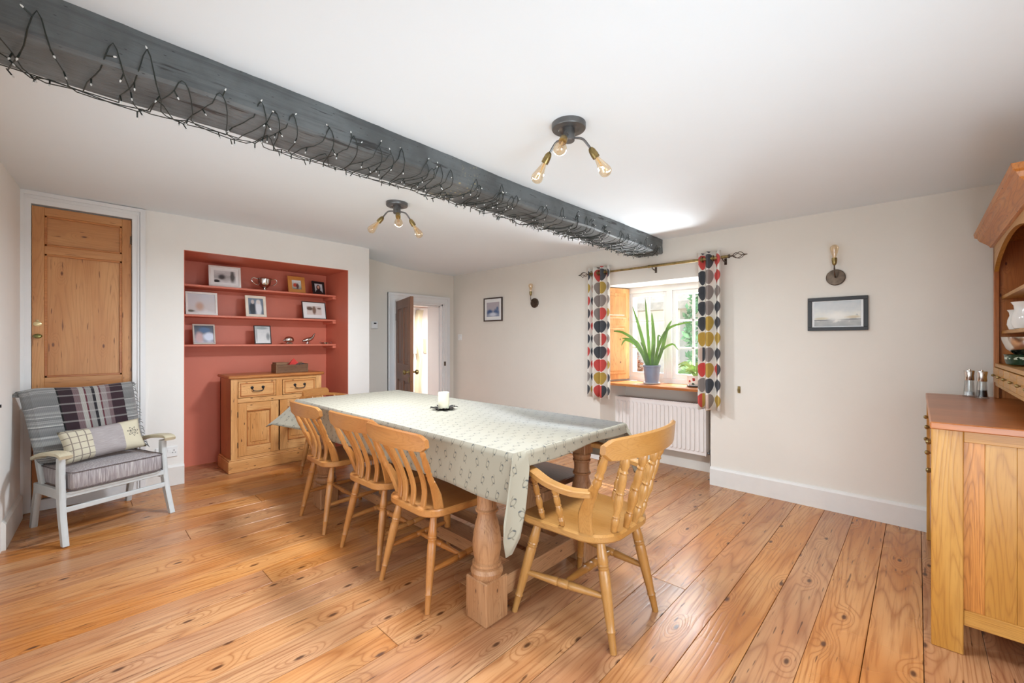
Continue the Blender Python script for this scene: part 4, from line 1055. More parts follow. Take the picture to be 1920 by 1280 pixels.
# ------------------------------------------------------------------ armchair
ac = thing('armchair', 'grey painted low armchair with striped grey seat cushion in front of the cupboard door', 'armchair', (.18, 4.03, fz(4.03)), R(19))
wtex = NB('grey_slub_fabric', .9); uvv = wtex.coord(); pz = wtex.xyz(uvv)
n1 = wtex.noise(wtex.vec(wtex.M('MULTIPLY', pz[0], 160.), wtex.M('MULTIPLY', pz[1], 160.), wtex.M('MULTIPLY', pz[2], 9.)), 1, 3, .6)
wtex.set('Base Color', wtex.ramp(n1, [(.3, lin(128, 118, 120)), (.5, lin(160, 152, 152)), (.7, lin(192, 186, 184))])); wtex.bump(n1, .3, .003); slub = wtex.m
for sx in (-1, 1):
    m = MB(); slat(m, [(sx*.278, -.275, -.005), (sx*.272, -.215, .18), (sx*.268, -.190, .34), (sx*.266, -.185, .505)], [.034, .050, .058, .044], .030, (0, 1, 0)); m.build('leg', greypaint, ac)
    m = MB(); slat(m, [(sx*.250, .245, -.005), (sx*.250, .205, .16), (sx*.250, .165, .29)], [.036, .046, .052], .030, (0, 1, 0)); m.build('leg', greypaint, ac)
    m = MB(); slat(m, [(sx*.248, .10, .27), (sx*.248, .19, .50), (sx*.246, .265, .86)], [.05, .045, .03], .026, (0, 1, 0)); m.build('back_upright', greypaint, ac)
    m = MB(); m.tube([(sx*.272, -.272, .520), (sx*.275, -.235, .535), (sx*.275, -.15, .532), (sx*.272, 0, .512), (sx*.262, .15, .470)], 1.0, 8, 5, True, (.031, .012, (0, 0, 1)))
    m.build('arm', wood('weather', 'Y'), ac)
    m = MB(); m.box(sx*.255-.012, sx*.255+.012, -.20, .19, .245, .305, .003); m.build('side_rail', greypaint, ac)
m = MB(); m.box(-.255, .255, -.222, -.196, .262, .296, .003); m.build('front_rail', greypaint, ac)
m = MB(); m.box(-.262, .262, -.232, -.212, .178, .208, .003); m.build('front_stretcher', greypaint, ac)
m = MB(); m.box(-.25, .25, .14, .16, .255, .29, .003); m.build('back_rail', greypaint, ac)
m = MB()
for sgn in range(3): pass
def cushion(m, w_, d_, h_, r_, cx=0, cy=0, cz_=0, M=None, puff=.012, n=10):
    M = M or Matrix()
    rings = []
    for q, (ins, z) in enumerate(((.03, 0), (.006, .006), (0, .018), (0, h_-.018), (.006, h_-.006), (.03, h_))):
        o_ = rrect(w_-2*ins, d_-2*ins, r_, 5)
        rings.append([M @ Vector((cx+x, cy+y, cz_+z)) for x, y in o_])
    top = rings[-1]; c_ = sum(top, Vector())/len(top)
    rings.append([c_.lerp(p_, .5) + (M.to_3x3() @ Vector((0, 0, puff))) for p_ in top]); rings.append([c_.lerp(p_, .05)+(M.to_3x3() @ Vector((0, 0, puff*1.2))) for p_ in top])
    m.rings(rings)
cushion(m, .485, .46, .118, .03, 0, -.015, .302); sc_ = m.build('seat_cushion', slub, ac, angle=60)
m = MB()
for zz in (.308, .414):
    o_ = rrect(.489, .464, .03, 5); m.tube([(x, y-.015, zz) for x, y in o_]+[(o_[0][0], o_[0][1]-.015, zz)], .0028, 6)
m.build('piping', plain('dark_taupe_piping', (96, 84, 84), .8), sc_)
Mb = Matrix.Translation((0, .155, .40)) @ Matrix.Rotation(R(76), 4, 'X')
m = MB(); cushion(m, .49, .50, .085, .03, 0, .215, -.085, Mb, .008); m.build('back_cushion', slub, ac, angle=60)

# plaid throw over the back
b = NB('plaid_wool', .95); uv = b.coord('UV'); p = b.xyz(uv)
base = b.ramp(b.M('FRACT', b.M('MULTIPLY', b.M('ADD', p[1], b.M('MULTIPLY', b.noise(b.vec(0.0, b.M('MULTIPLY', p[1], 9.)), 1, 2), .25)), 11.0)), [(0, lin(122, 122, 122)), (.18, lin(150, 150, 148)), (.24, lin(210, 208, 202)), (.28, lin(96, 96, 98)), (.36, lin(142, 142, 140)), (.6, lin(112, 112, 112)), (.66, lin(190, 188, 184)), (.70, lin(130, 130, 130)), (.85, lin(160, 160, 156))])
U_ = [(0, (0, 0)), ]
cen_ = b.ramp(p[0], [(0, lin(0, 0, 0)), (.285, lin(46, 26, 34)), (.40, lin(120, 98, 100)), (.455, lin(176, 172, 164)), (.50, lin(96, 42, 52)), (.515, lin(150, 146, 142)), (.565, lin(30, 26, 32)), (.59, lin(170, 166, 160)), (.63, lin(96, 42, 52)), (.645, lin(150, 140, 138)), (.70, lin(120, 98, 100)), (.74, lin(50, 26, 36)), (.86, lin(40, 28, 34)), ], 'CONSTANT')
inb = b.M('MULTIPLY', b.M('GREATER_THAN', p[0], .27), b.M('LESS_THAN', p[0], .87))
mix1 = b.mix(b.M('MULTIPLY', b.step(b.M('FRACT', b.M('MULTIPLY', p[1], 22.0)), .80, .86), .35), cen_, lin(200, 196, 190))
col = b.mix(inb, base, mix1)
sp = b.noise(b.vec(b.M('MULTIPLY', p[0], 300.), b.M('MULTIPLY', p[1], 420.)), 1, 2)
wsp = b.n('ShaderNodeTexWave'); b.put(wsp.inputs['Vector'], b.vec(b.M('MULTIPLY', p[0], 60.), b.M('MULTIPLY', p[1], 60.))); wsp.inputs['Scale'].default_value = .6; wsp.bands_direction = 'DIAGONAL'
b.set('Base Color', b.mix(b.M('MULTIPLY', b.M('ADD', b.M('MULTIPLY', sp, .5), b.M('MULTIPLY', wsp.outputs[1], .5)), .28), col, lin(28, 26, 28))); b.bump(sp, .5, .004)
b.set('Sheen Weight', .3)
m = MB()
path = [(.288, .800), (.290, .845), (.284, .878), (.262, .893), (.232, .880), (.185, .74), (.130, .58), (.085, .455), (.06, .44)]
pp, _ = catmull([Vector((y, z, 0)) for y, z in path], [0]*len(path), 4)
al = [0]
for i in range(len(pp)-1): al.append(al[-1]+(pp[i+1]-pp[i]).length)
def thr(u, v):
    f_ = v*(len(pp)-1); i = min(int(f_), len(pp)-2); q = pp[i].lerp(pp[i+1], f_-i)
    x0, x1 = (-.350+.09*v**1.2 if v > .22 else -.350+.36*(.22-v)/.22), .285+.0*v
    x = x0+(x1-x0)*u
    ef = abs(u-.5)*2
    y = q.x - .006*sin(u*9+v*5) + (.03*sm((ef-.85)/.15) if v > .4 else .0)
    return Vector((x, y, q.y + .006*sin(u*7+1)*(1 if .3 < v < .5 else .3) - (.014*sm((.12-u)/.12) if v < .6 else 0)))
m.grid(thr, 30, 32)
th = tag(m.build('throw_blanket', b.m, norm=False, mods=[('SOLIDIFY', dict(thickness=.009, offset=0))]), 'grey and plum plaid wool throw draped over the armchair back', 'blanket')
th.location = ac.location; th.rotation_euler.z = R(19)
m = MB(); rnd = random.Random(4)
for k in range(34):
    v = .30+.68*k/33; q = thr(1, v); m.tube([q, q+Vector((.014, rnd.uniform(-.008, .008), rnd.uniform(-.012, .002))), q+Vector((.026, rnd.uniform(-.012, .012), rnd.uniform(-.028, -.008)))], [.0035, .003, .0015], 5)
fr_ = m.build('fringe', b.m, th); fr_['kind'] = 'stuff'

# patchwork pillow
b = NB('patchwork_pillow_fabric', .9); uv = b.coord('UV'); p = b.xyz(uv)
chk = b.M('MAXIMUM', b.M('GREATER_THAN', b.M('FRACT', b.M('MULTIPLY', p[0], 11.)), .86), b.M('GREATER_THAN', b.M('FRACT', b.M('ADD', b.M('MULTIPLY', p[1], 5.), .3)), .88))
left = b.mix(b.M('MULTIPLY', chk, .7), lin(204, 196, 174), lin(84, 66, 70))
mid_c = b.ramp(b.noise(b.vec(b.M('MULTIPLY', p[0], 8.), b.M('MULTIPLY', p[1], 90.)), 1, 2), [(.3, lin(150, 142, 142)), (.7, lin(178, 170, 168))])
rt = lin(206, 197, 172)
dx = b.M('SUBTRACT', p[0], .85); dy = b.M('MULTIPLY', b.M('SUBTRACT', p[1], .55), .55); rr_ = b.M('SQRT', b.M('ADD', b.M('MULTIPLY', dx, dx), b.M('MULTIPLY', dy, dy)))
an = b.M('ARCTAN2', dy, dx); pet = b.M('ABSOLUTE', b.M('SUBTRACT', rr_, b.M('ADD', .062, b.M('MULTIPLY', b.M('SINE', b.M('MULTIPLY', an, 7.)), .022))))
pet2 = b.M('ABSOLUTE', b.M('SUBTRACT', rr_, b.M('ADD', .032, b.M('MULTIPLY', b.M('SINE', b.M('MULTIPLY', an, 5.)), .014))))
fl_ = b.M('LESS_THAN', b.M('MINIMUM', pet, pet2), .006)
rt2 = b.mix(fl_, rt, lin(50, 44, 50))
c_ = b.mix(b.M('GREATER_THAN', p[0], .33), left, mid_c); c_ = b.mix(b.M('GREATER_THAN', p[0], .71), c_, rt2)
b.set('Base Color', c_); b.bump(b.noise(uv, 200, 2), .2, .002)
m = MB(); PW, PH = .43, .215
def pil(sgn):
    def f_(u, v):
        x, z = (u-.5)*2, (v-.5)*2
        pinch = 1 - .07*(1-x*x) ; pz_ = 1 - .10*(1-z*z)
        th_ = .050*((1-x**4)*(1-z**4))**.55
        return Vector((x*PW/2*(1-.06*(1-abs(z)**2)*abs(x)**2), sgn*th_+.004*sin(x*9+z*4)*(1-x*x)*(1-z*z), z*PH/2*(1-.10*(1-x*x)*0-.08*(1-x*x)*abs(z))))
    return f_
m.grid(pil(-1), 24, 14); m.grid(pil(1), 24, 14)
bmesh.ops.remove_doubles(m.bm, verts=m.bm.verts, dist=.0006)
pi_ = tag(m.build('pillow', b.m, angle=180), 'patchwork lumbar pillow with checked and flowered ends on the armchair', 'pillow')
pi_.location = (.190, 3.985, .586); pi_.rotation_euler = (R(-24), R(-3), R(19))

# ------------------------------------------------------------------ oak dresser, right
ds = thing('oak_dresser', 'oak dresser base with brown worktop and panelled end at the right edge', 'dresser', (2.47, -.04, 0))
DX, DD = 1.32, .50
ok = lambda a: wood('oak', a)
for xa in (0, DX-.045):
    m = MB(); m.box(xa, xa+.045, -.092, 0, 0, .893, .003); m.build('leg', ok('Z'), ds)
    m = MB(); m.box(xa, xa+.045, -DD, -DD+.092, 0, .893, .003); m.build('leg', ok('Z'), ds)
    for za, zb in ((.118, .178), (.848, .893)):
        m = MB(); m.box(xa+.006, xa+.036, -DD+.092, -.092, za, zb, .002); m.build('end_rail', ok('Y'), ds)
    yb = [-.092, -.150, -.232, -.318, -DD+.092]
    for k in range(4):
        m = MB(); m.box(xa+.016, xa+.028, yb[k+1], yb[k]-.0006, .178, .848, .0008); m.build('end_board', wood('oakdark' if k == 0 else 'oak', 'Z'), ds)
m = MB(); m.box(-.022, DX+.01, -DD-.012, .004, .893, .922, .004); m.build('worktop', wood('counter', 'Y'), ds)
m = MB(); m.box(.045, DX-.045, -DD, -DD+.012, .12, .89); m.build('back_board', wood('oakdark', 'Z'), ds)
m = MB(); m.box(.045, DX-.045, -DD+.012, -.02, .125, .145); m.build('bottom_board', wood('oakdark', 'X'), ds)
xs = [.045, .045+(DX-.09)/3, .045+(DX-.09)*2/3, DX-.045]
for k in range(3):
    m = MB(); m.box(xs[k]+.003, xs[k+1]-.003, -.036, -.014, .715, .885, .002); dw = m.build('drawer', wood('oakdark', 'X'), ds)
    m = MB(); m.lathe([(.005, 0), (.005, .010), (.010, .014), (.012, .022), (.008, .028), (.002, .030)], ((xs[k]+xs[k+1])/2 if k else .20, -.014, .80), (0, 1, 0), 12); m.build('knob', brass, dw)
    m = MB(); m.box(xs[k]+.003, xs[k+1]-.003, -.036, -.014, .150, .705, .002); dw = m.build('door', wood('oakdark', 'Z'), ds)
    m = MB(); m.lathe([(.005, 0), (.005, .010), (.010, .014), (.012, .022), (.008, .028), (.002, .030)], (xs[k]+.08, -.014, .69), (0, 1, 0), 12); m.build('knob', brass, dw)

hu = thing('plate_rack', 'tall oak plate rack with arched top and small spice drawers standing on the dresser', 'dresser', (2.47, -.32, .922))
ZH = .90; DK = .225    # rack height and depth
ck = lambda a: wood('cherry', a)
for xa in (0, 1.262):
    m = MB(); m.box(xa, xa+.022, -DK, -.02, 0, ZH, .001); m.build('side_board', ck('Z'), hu)
    m = MB(); m.box(xa-.012 if xa == 0 else xa-.020, xa+.034 if xa == 0 else xa+.026, -.020, 0, 0, ZH, .002); m.build('stile', ck('Z'), hu)
m = MB(); m.box(.022, 1.262, -DK-.008, -DK, .0, ZH); m.build('back_board', wood('oakdark', 'Z'), hu)
m = MB(); m.box(.022, 1.262, -DK, -.022, .186, .198, .001); m.box(.022, 1.262, -.021, -.003, .183, .202, .001); m.box(.022, 1.262, -.021, -.004, .074, .092, .001); m.box(.022, 1.262, -DK, -.022, .080, .092, .001); m.build('drawer_case', ok('X'), hu)
nd = 6
for k in range(nd):
    x0 = .034+(1.242-.034)/nd*k; x1 = .034+(1.242-.034)/nd*(k+1)
    m = MB(); m.box(x0+.004, x1-.004, -.16, .003, .096, .179, .002); dw = m.build('spice_drawer', ok('X'), hu)
    m = MB(); m.lathe([(.003, 0), (.003, .005), (.0065, .007), (.0075, .012), (.0055, .017), (.001, .019)], ((x0+x1)/2, .002, .138), (0, 1, 0), 10); m.build('knob', brass, dw)
for zz in (.372, .572):
    m = MB(); m.box(.022, 1.262, -DK, -.030, zz, zz+.018, .001); m.build('shelf', ok('X'), hu)
# pin holes
# arched top rail
m = MB(); ar = [(.022, ZH), (.022, ZH-.185)]
for k in range(21):
    t = k/20; ar.append((.026+1.232*t, ZH-.185+.135*sin(pi*t)**.55))
ar += [(1.262, ZH-.185), (1.262, ZH)]
# build as strip so the arch stays concave
rt_ = []
for k in range(25):
    t = k/24; x = .022+1.24*t; zl = ZH-.185+.140*sin(pi*t)**.6
    rt_.append([Vector((x, -.018, zl)), Vector((x, 0, zl)), Vector((x, 0, ZH)), Vector((x, -.018, ZH))])
m.rings(rt_); m.build('arched_rail', ok('X'), hu, smooth=False)
m = MB()   # cornice: cove profile swept round front and ends
prof = [(0, 0), (.012, .004), (.016, .014), (.030, .030), (.052, .052), (.060, .070), (.070, .078), (.074, .100)]
rings = []
for (ox, oy) in ((1, -DK), (1, 0), (-1, 0), (-1, -DK)):
    xb = -.012 if ox < 0 else 1.288
    rings.append([Vector((xb+(o if ox > 0 else -o), oy+(o if oy == 0 else 0), ZH-.022+z)) for o, z in prof] + [Vector((xb-(.02 if ox > 0 else -.02), oy-(.02 if oy == 0 else 0), ZH+.078)), Vector((xb-(.02 if ox > 0 else -.02), oy-(.02 if oy == 0 else 0), ZH-.022))])
m.rings(rings); m.box(-.03, 1.30, -DK, .0, ZH+.068, ZH+.078); m.build('cornice', wood('oakdark', 'X'), hu, angle=20)

HZ = .922
china = plain('white_china', (236, 234, 228), .15, 0, .01)
def jug(loc, s_, label, group):
    t = thing('china_jug', label, 'jug', loc, R(200), group)
    m = MB(); m.lathe([(r*s_, z*s_) for r, z in ((.028, 0), (.036, .004), (.044, .03), (.042, .055), (.034, .08), (.036, .098), (.044, .112), (.042, .112), (.033, .095), (.030, .06), (.002, .01))], n=20); m.build('body', china, t)
    m = MB(); m.tube([(.034*s_, 0, .09*s_), (.066*s_, 0, .092*s_), (.070*s_, 0, .06*s_), (.042*s_, 0, .03*s_)], .005*s_, 8, 4); m.build('handle', china, t)
    m = MB(); m.rings([[Vector((-.034*s_-.02*s_*k, y*s_*(1-.35*k), (.094+.018*k)*s_+z*s_)) for y, z in ((-.02, 0), (0, -.012*(1-k)), (.02, 0), (0, .004))] for k in (0, .5, 1)]); m.build('spout', china, t)
    return t
jug((3.56, -.395, HZ+.390), .98, 'white china jug at the far left of the upper dresser shelf', 'white china jugs on the dresser')
jug((3.36, -.400, HZ+.390), 1.25, 'taller white china jug nearer the camera on the dresser shelf', 'white china jugs on the dresser')
for k, (x_, lab) in enumerate(((3.20, 'white china saucer propped at the back of the upper dresser shelf near the taller jug'),)):
    t = thing('china_plate', lab, 'plate', (x_, -.44, HZ+.390)); t.rotation_euler = (R(-75), 0, 0)
    m = MB(); m.lathe([(.03, 0), (.045, .002), (.07, .010), (.069, .012), (.044, .005), (.002, .004)], (0, -.07, 0), n=24); m.build('dish', china, t)
t = thing('steel_bowl', 'shiny stainless steel mixing bowl on the lower dresser shelf', 'bowl', (3.48, -.43, HZ+.203+.056))
m = MB(); m.lathe([(.045, 0), (.06, .002), (.088, .030), (.104, .075), (.106, .092), (.110, .094), (.102, .090), (.086, .034), (.058, .006), (.002, .004)], n=32); m.build('bowl', steel, t)
gm = NB('green_glazed_stoneware', .12); pgm = gm.xyz(gm.coord()); ng = gm.noise(gm.vec(gm.M('MULTIPLY', pgm[0], 60.), gm.M('MULTIPLY', pgm[1], 60.), gm.M('MULTIPLY', pgm[2], 80.)), 1, 2)
band = gm.M('MULTIPLY', gm.M('GREATER_THAN', pgm[2], .030), gm.M('LESS_THAN', pgm[2], .045))
gm.set('Base Color', gm.mix(gm.M('MULTIPLY', band, gm.M('GREATER_THAN', ng, .52)), lin(34, 62, 44), lin(196, 206, 186)))
t = thing('green_dish', 'dark green glazed dish with pale decoration beneath the steel bowl', 'dish', (3.48, -.43, HZ+.203))
m = MB(); m.lathe([(.078, 0), (.088, .004), (.094, .030), (.096, .052), (.099, .056), (.093, .054), (.088, .020), (.05, .010), (.002, .010)], n=32); m.build('bowl', gm.m, t)
for (x_, y_), fillc, lab, nm in (((3.72, -.222), (240, 240, 238), 'clear and steel salt mill with white salt on the dresser top', 'salt_mill'), ((3.66, -.268), (38, 34, 34), 'clear and steel pepper mill with black peppercorns beside the dresser rack', 'pepper_mill')):
    t = thing(nm, lab, 'mill', (x_, y_, HZ), group='salt and pepper mills')
    m = MB(); m.lathe([(.030, 0), (.030, .004), (.026, .012), (.023, .05), (.020, .098), (.018, .098), (.020, .05), (.023, .012), (.002, .008)], n=20); m.build('body', clear_glass, t)
    m = MB(); m.lathe([(.001, .009), (.022, .009), (.020, .045 if fillc[0] < 100 else .030), (.001, .046 if fillc[0] < 100 else .031)], n=18); m.build('filling', plain(nm+'_filling', fillc, .8, 0, .1, 300), t)
    m = MB(); m.lathe([(.021, .098), (.022, .100), (.020, .125), (.0235, .152), (.022, .156), (.006, .156), (.006, .163), (.002, .164)], n=20); m.tube([(0, 0, .03), (0, 0, .1)], .0018, 6); m.build('cap', steel, t)

# ------------------------------------------------------------------ plants
def leaf(m, pts, wd, n=12, fold=.25):
    pts = [Vector(p) for p in pts]; pp, _ = catmull(pts, [0]*len(pts), 5)
    L_ = len(pp)-1; rows = []
    for i, q in enumerate(pp):
        t = (pp[min(i+1, L_)]-pp[max(i-1, 0)]).normalized(); a = t.cross(Vector((1, .3, .1))).normalized(); nn = t.cross(a)
        u = i/L_; ww = wd*(min(1, .45+u*2.2))*(1-u**3)**.8 + .0006
        rows.append([q-a*ww+nn*ww*fold, q, q+a*ww+nn*ww*fold, q+nn*.0012])
    m.rings(rows)
lg = NB('strap_leaf_green', .45); ng = lg.noise(lg.coord(), 9, 2)
lg.set('Base Color', lg.ramp(ng, [(.3, lin(92, 122, 70)), (.7, lin(136, 158, 116))]))
tl = lg.n('ShaderNodeBsdfTranslucent'); tl.inputs[0].default_value = lin(160, 190, 80); ms = lg.n('ShaderNodeMixShader'); ms.inputs[0].default_value = .35
lg.t.links.new(lg.b.outputs[0], ms.inputs[1]); lg.t.links.new(tl.outputs[0], ms.inputs[2]); lg.t.links.new(ms.outputs[0], lg.t.nodes['Material Output'].inputs['Surface'])
SZ = .825
pl = thing('potted_plant', 'tall strappy green houseplant in a grey pot on the window sill', 'plant', (4.09, 1.945, SZ))
m = MB(); m.lathe([(.060, .0), (.064, .004), (.082, .165), (.088, .168), (.089, .186), (.084, .188), (.079, .165), (.002, .160)], n=28); m.build('pot', plain('blue_grey_pot', (122, 132, 150), .35), pl)
m = MB(); m.lathe([(.060, -.0005), (.080, .002), (.086, .014), (.082, .014), (.062, .006)], n=24); m.build('saucer', plain('grey_saucer', (196, 196, 196), .4), pl)
m = MB(); m.lathe([(.001, .160), (.079, .162), (.06, .170), (.001, .172)], n=20); m.build('soil', plain('dark_soil', (60, 46, 36), .95, 0, .3, 80), pl)
for pts, wd in (([(0, .02, .17), (-.01, .03, .45), (-.02, .06, .86)], .020), ([(0, 0, .17), (.0, -.02, .45), (0, .0, .72)], .026), ([(0, .03, .17), (-.03, .10, .50), (-.05, .185, .79)], .022), ([(0, .04, .17), (-.02, .14, .40), (-.04, .30, .52), (-.05, .44, .535)], .020),
                ([(0, .05, .17), (0, .12, .34), (-.02, .21, .44), (-.03, .32, .46)], .022), ([(0, -.02, .17), (-.02, -.09, .40), (-.03, -.20, .56), (-.03, -.41, .61)], .018), ([(.0, -.05, .17), (-.01, -.12, .38), (-.02, -.17, .55), (-.02, -.215, .63)], .022),
                ([(0, -.04, .17), (.0, -.10, .33), (-.02, -.22, .40), (-.04, -.285, .34)], .014), ([(-.01, .02, .17), (-.04, .05, .33), (-.06, .09, .42)], .020), ([(.01, -.03, .17), (.03, -.05, .36), (.04, -.05, .48), (.04, -.08, .47)], .012), ([(.01, .03, .17), (.03, .18, .38), (.02, .30, .44), (.0, .34, .38)], .018), ([(0, -.01, .17), (-.02, -.02, .30), (-.03, -.04, .40)], .02)):
    m = MB(); leaf(m, pts, wd*.78); m.build('leaf', lg.m, pl)
p2 = thing('potted_plant', 'small spiky plant in a white flower-painted pot on the right of the sill', 'plant', (4.10, 1.52, SZ))
fp = NB('flower_painted_china', .2); vr = fp.n('ShaderNodeTexVoronoi'); fp.put(vr.inputs['Vector'], fp.coord()); vr.inputs['Scale'].default_value = 28
fc = fp.ramp(fp.xyz(vr.outputs['Color'])[0], [(0, lin(176, 60, 60)), (.4, lin(70, 104, 84)), (.65, lin(210, 150, 110)), (.8, lin(236, 232, 224))], 'CONSTANT')
zc = fp.xyz(fp.coord())[2]; bnd = fp.M('MULTIPLY', fp.M('GREATER_THAN', zc, .02), fp.M('LESS_THAN', zc, .085))
fp.set('Base Color', fp.mix(fp.M('MULTIPLY', bnd, fp.M('LESS_THAN', vr.outputs['Distance'], .36)), lin(236, 232, 224), fc))
m = MB(); m.lathe([(.045, 0), (.050, .004), (.070, .05), (.068, .092), (.075, .105), (.070, .106), (.062, .09), (.002, .088)], n=28); m.build('pot', fp.m, p2)
m = MB(); m.lathe([(.05, -.0005), (.072, .003), (.074, .012), (.05, .004)], n=20); m.build('saucer', plain('dark_saucer', (60, 58, 60), .4), p2)
lb = plain('bromeliad_leaf', (150, 172, 96), .5, 0, .25, 20)
rnd = random.Random(11)
for k in range(14):
    a = 2*pi*k/14 + rnd.uniform(-.2, .2); r_ = rnd.uniform(.09, .17); h = rnd.uniform(.06, .17)
    m = MB(); leaf(m, [(0, 0, .085), (cos(a)*r_*.45*.8, sin(a)*r_*.45, .09+h*.8), (cos(a)*r_*.8, sin(a)*r_, .09+h*.62)], .010); m.build('leaf', lb, p2)

# ------------------------------------------------------------------ lights on ceiling and walls
def bulb(parent, p0, d, s_=.88):
    p0 = Vector(p0); d = Vector(d).normalized()*s_
    m = MB(); m.lathe([(r*s_, z*s_) for r, z in [(.006, -.004), (.011, .0), (.0165, .012), (.0185, .030), (.0185, .036), (.0195, .037), (.0195, .041), (.0185, .042), (.0185, .056), (.010, .056)]], p0, d, 18); m.build('lamp_holder', brass, parent)
    q = p0 + d*.050
    m = MB(); m.lathe([(r*s_, z*s_) for r, z in [(.012, 0), (.013, .012), (.017, .030), (.025, .058), (.0305, .080), (.0305, .092), (.025, .104), (.012, .112), (.002, .114)]], q, d, 20); g_ = m.build('bulb', bulb_glass, parent)
    m = MB(); m.lathe([(r*s_, z*s_) for r, z in [(.004, 0), (.005, .02), (.003, .04)]], q, d, 8)
    M_ = Matrix.Translation(q) @ rot_to(d)
    for k in range(4):
        a = k*pi/2; m.tube([M_ @ (Vector((.004*cos(a), .004*sin(a), .03))*s_), M_ @ (Vector((.011*cos(a+.4), .011*sin(a+.4), .086))*s_), M_ @ (Vector((.003, .003, .04))*s_)], .0009, 5)
    m.build('filament', filament, g_)
def ceiling_light(label, x, y, dirs):
    z = cz(x, y)
    t = thing('ceiling_light', label, 'ceiling light', (x, y, z), group='three-armed ceiling lights')
    m = MB(); m.lathe([(.066, .012), (.074, .006), (.075, -.022), (.072, -.027), (.045, -.029), (.040, -.026), (.002, -.026)], n=36); m.build('rose', pewter, t)
    m = MB(); m.lathe([(.026, -.026), (.026, -.076), (.022, -.080), (.002, -.080)], n=24); m.build('stem', pewter, t)
    for ang, rr_, dz in dirs:
        a = R(ang); c2, s2 = cos(a), sin(a)
        P_ = lambda r, z_: Vector((c2*r, s2*r, z_))
        m = MB(); m.tube([P_(.020, -.062), P_(.052, -.062), P_(.070, -.070), P_(.094, -.098), P_(.100, -.106)], .0052, 10, 4); m.build('arm', pewter, t)
        bulb(t, P_(.098, -.104), P_(rr_, dz))
    return t
ceiling_light('three-armed filament ceiling light between the beam and the window wall', 1.535, 1.115, ((-40, .60, -.85), (97, .60, -.85), (205, .75, -.75)))
ceiling_light('three-armed filament ceiling light beyond the beam near the alcove', 1.62, 2.66, ((134, .7, -.75), (-10, .62, -.85), (242, .70, -.75)))
def wall_light(label, y, z):
    t = thing('wall_light', label, 'wall light', (WX, y, z), group='brass filament wall lights')
    m = MB(); m.lathe([(.055, -.004), (.058, .002), (.058, .016), (.054, .021), (.002, .022)], (0, 0, 0), (-1, 0, 0), 32); m.build('backplate', bronze, t)
    m = MB(); m.tube([(-.018, 0, 0), (-.045, 0, .002), (-.072, 0, .022), (-.080, 0, .060), (-.080, 0, .082)], .0050, 8, 5); m.build('arm', bronze, t)
    bulb(t, (-.080, 0, .084), (0, 0, 1))
wall_light('brass filament wall light above the seascape picture', .437, 1.720)
wall_light('brass filament wall light between the small print and the left curtain', 3.345, 1.714)

# pictures
pc = framed('picture', 'black framed grey seascape with distant headlands on the window wall', 'picture', (WX-.002, .430, 1.330), .354, .246, .026, (.014, .006), black,
       photo_mat('print_seascape', [(.15, (150, 152, 152)), (.36, (176, 176, 172)), (.40, (226, 224, 214)), (.6, (206, 208, 206)), (.85, (190, 196, 198))], 5, 30, [(.16, .32, .16, .05, .4, (206, 196, 170)), (.82, .36, .16, .05, .4, (206, 192, 164)), (.12, .25, .24, .025, .4, (120, 122, 120)), (.8, .27, .28, .022, .4, (126, 128, 126)), (.5, .42, .2, .16, .8, (236, 234, 226))]), lean=0, rotz=R(-90), stand=False, depth=.02)
framed('picture', 'small dark framed blue-grey flower print on the window wall near the doorway', 'picture', (WX-.002, 4.066, 1.518), .350, .310, .015, (.040, .045), fr_dark,
       photo_mat('print_blue_flowers', [(.2, (150, 160, 180)), (.5, (176, 172, 180)), (.8, (178, 170, 176))], 9, 40, [(.25, .3, .22, .2, .5, (70, 96, 140)), (.75, .28, .2, .24, .5, (74, 100, 142)), (.5, .15, .3, .12, .6, (206, 212, 224)), (.85, .55, .08, .12, .5, (90, 110, 146))]), lean=0, rotz=R(-90), stand=False, depth=.018)

# small wall fittings
t = thing('double_socket', 'white double plug socket low on the wall right of the cupboard door', 'socket', (.587, NY, .335))
m = MB(); m.box(-.072, .072, -.010, 0, -.043, .043, .003); m.build('plate', plastic, t)
m = MB(); m.box(-.030, -.006, -.014, -.009, -.002, .022, .001); m.box(.006, .030, -.014, -.009, -.002, .022, .001); m.build('rockers', plastic, t)
m = MB()
for cx_ in (-.048, .048):
    m.box(cx_-.003, cx_+.003, -.0108, -.009, .006, .016); m.box(cx_-.013, cx_-.006, -.0108, -.009, -.010, -.005); m.box(cx_+.006, cx_+.013, -.0108, -.009, -.010, -.005)
m.build('pin_slots', plain('socket_slots', (70, 70, 74), .5), t)
t = thing('light_switch', 'white light switch on the window wall beside the doorway corner', 'switch', (WX, 4.755, 1.31))
m = MB(); m.box(-.008, 0, -.043, .043, -.043, .043, .003); m.build('plate', plastic, t)
m = MB(); m.box(-.012, -.007, -.010, .010, -.014, .014, .001); m.build('rocker', plastic, t)
t = thing('thermostat', 'white room thermostat on the set-back wall left of the doorway', 'thermostat', (2.665, SY, 1.455))
m = MB(); m.box(-.043, .043, -.022, 0, -.045, .045, .004); m.build('case', plastic, t)
m = MB(); m.box(-.012, .022, -.0232, -.021, .012, .030); m.build('display', plain('dark_display', (50, 54, 56), .3), t)
t = thing('door_latch', 'small black latch on the left wall at the picture edge', 'latch', (-.262, 3.60, .90))
m = MB(); m.box(0, .012, -.02, .02, -.012, .012, .002); m.build('plate', iron, t)
m = MB(); m.tube([(.01, 0, 0), (.03, 0, 0)], [.006, .009], 8); m.build('knob', iron, t)

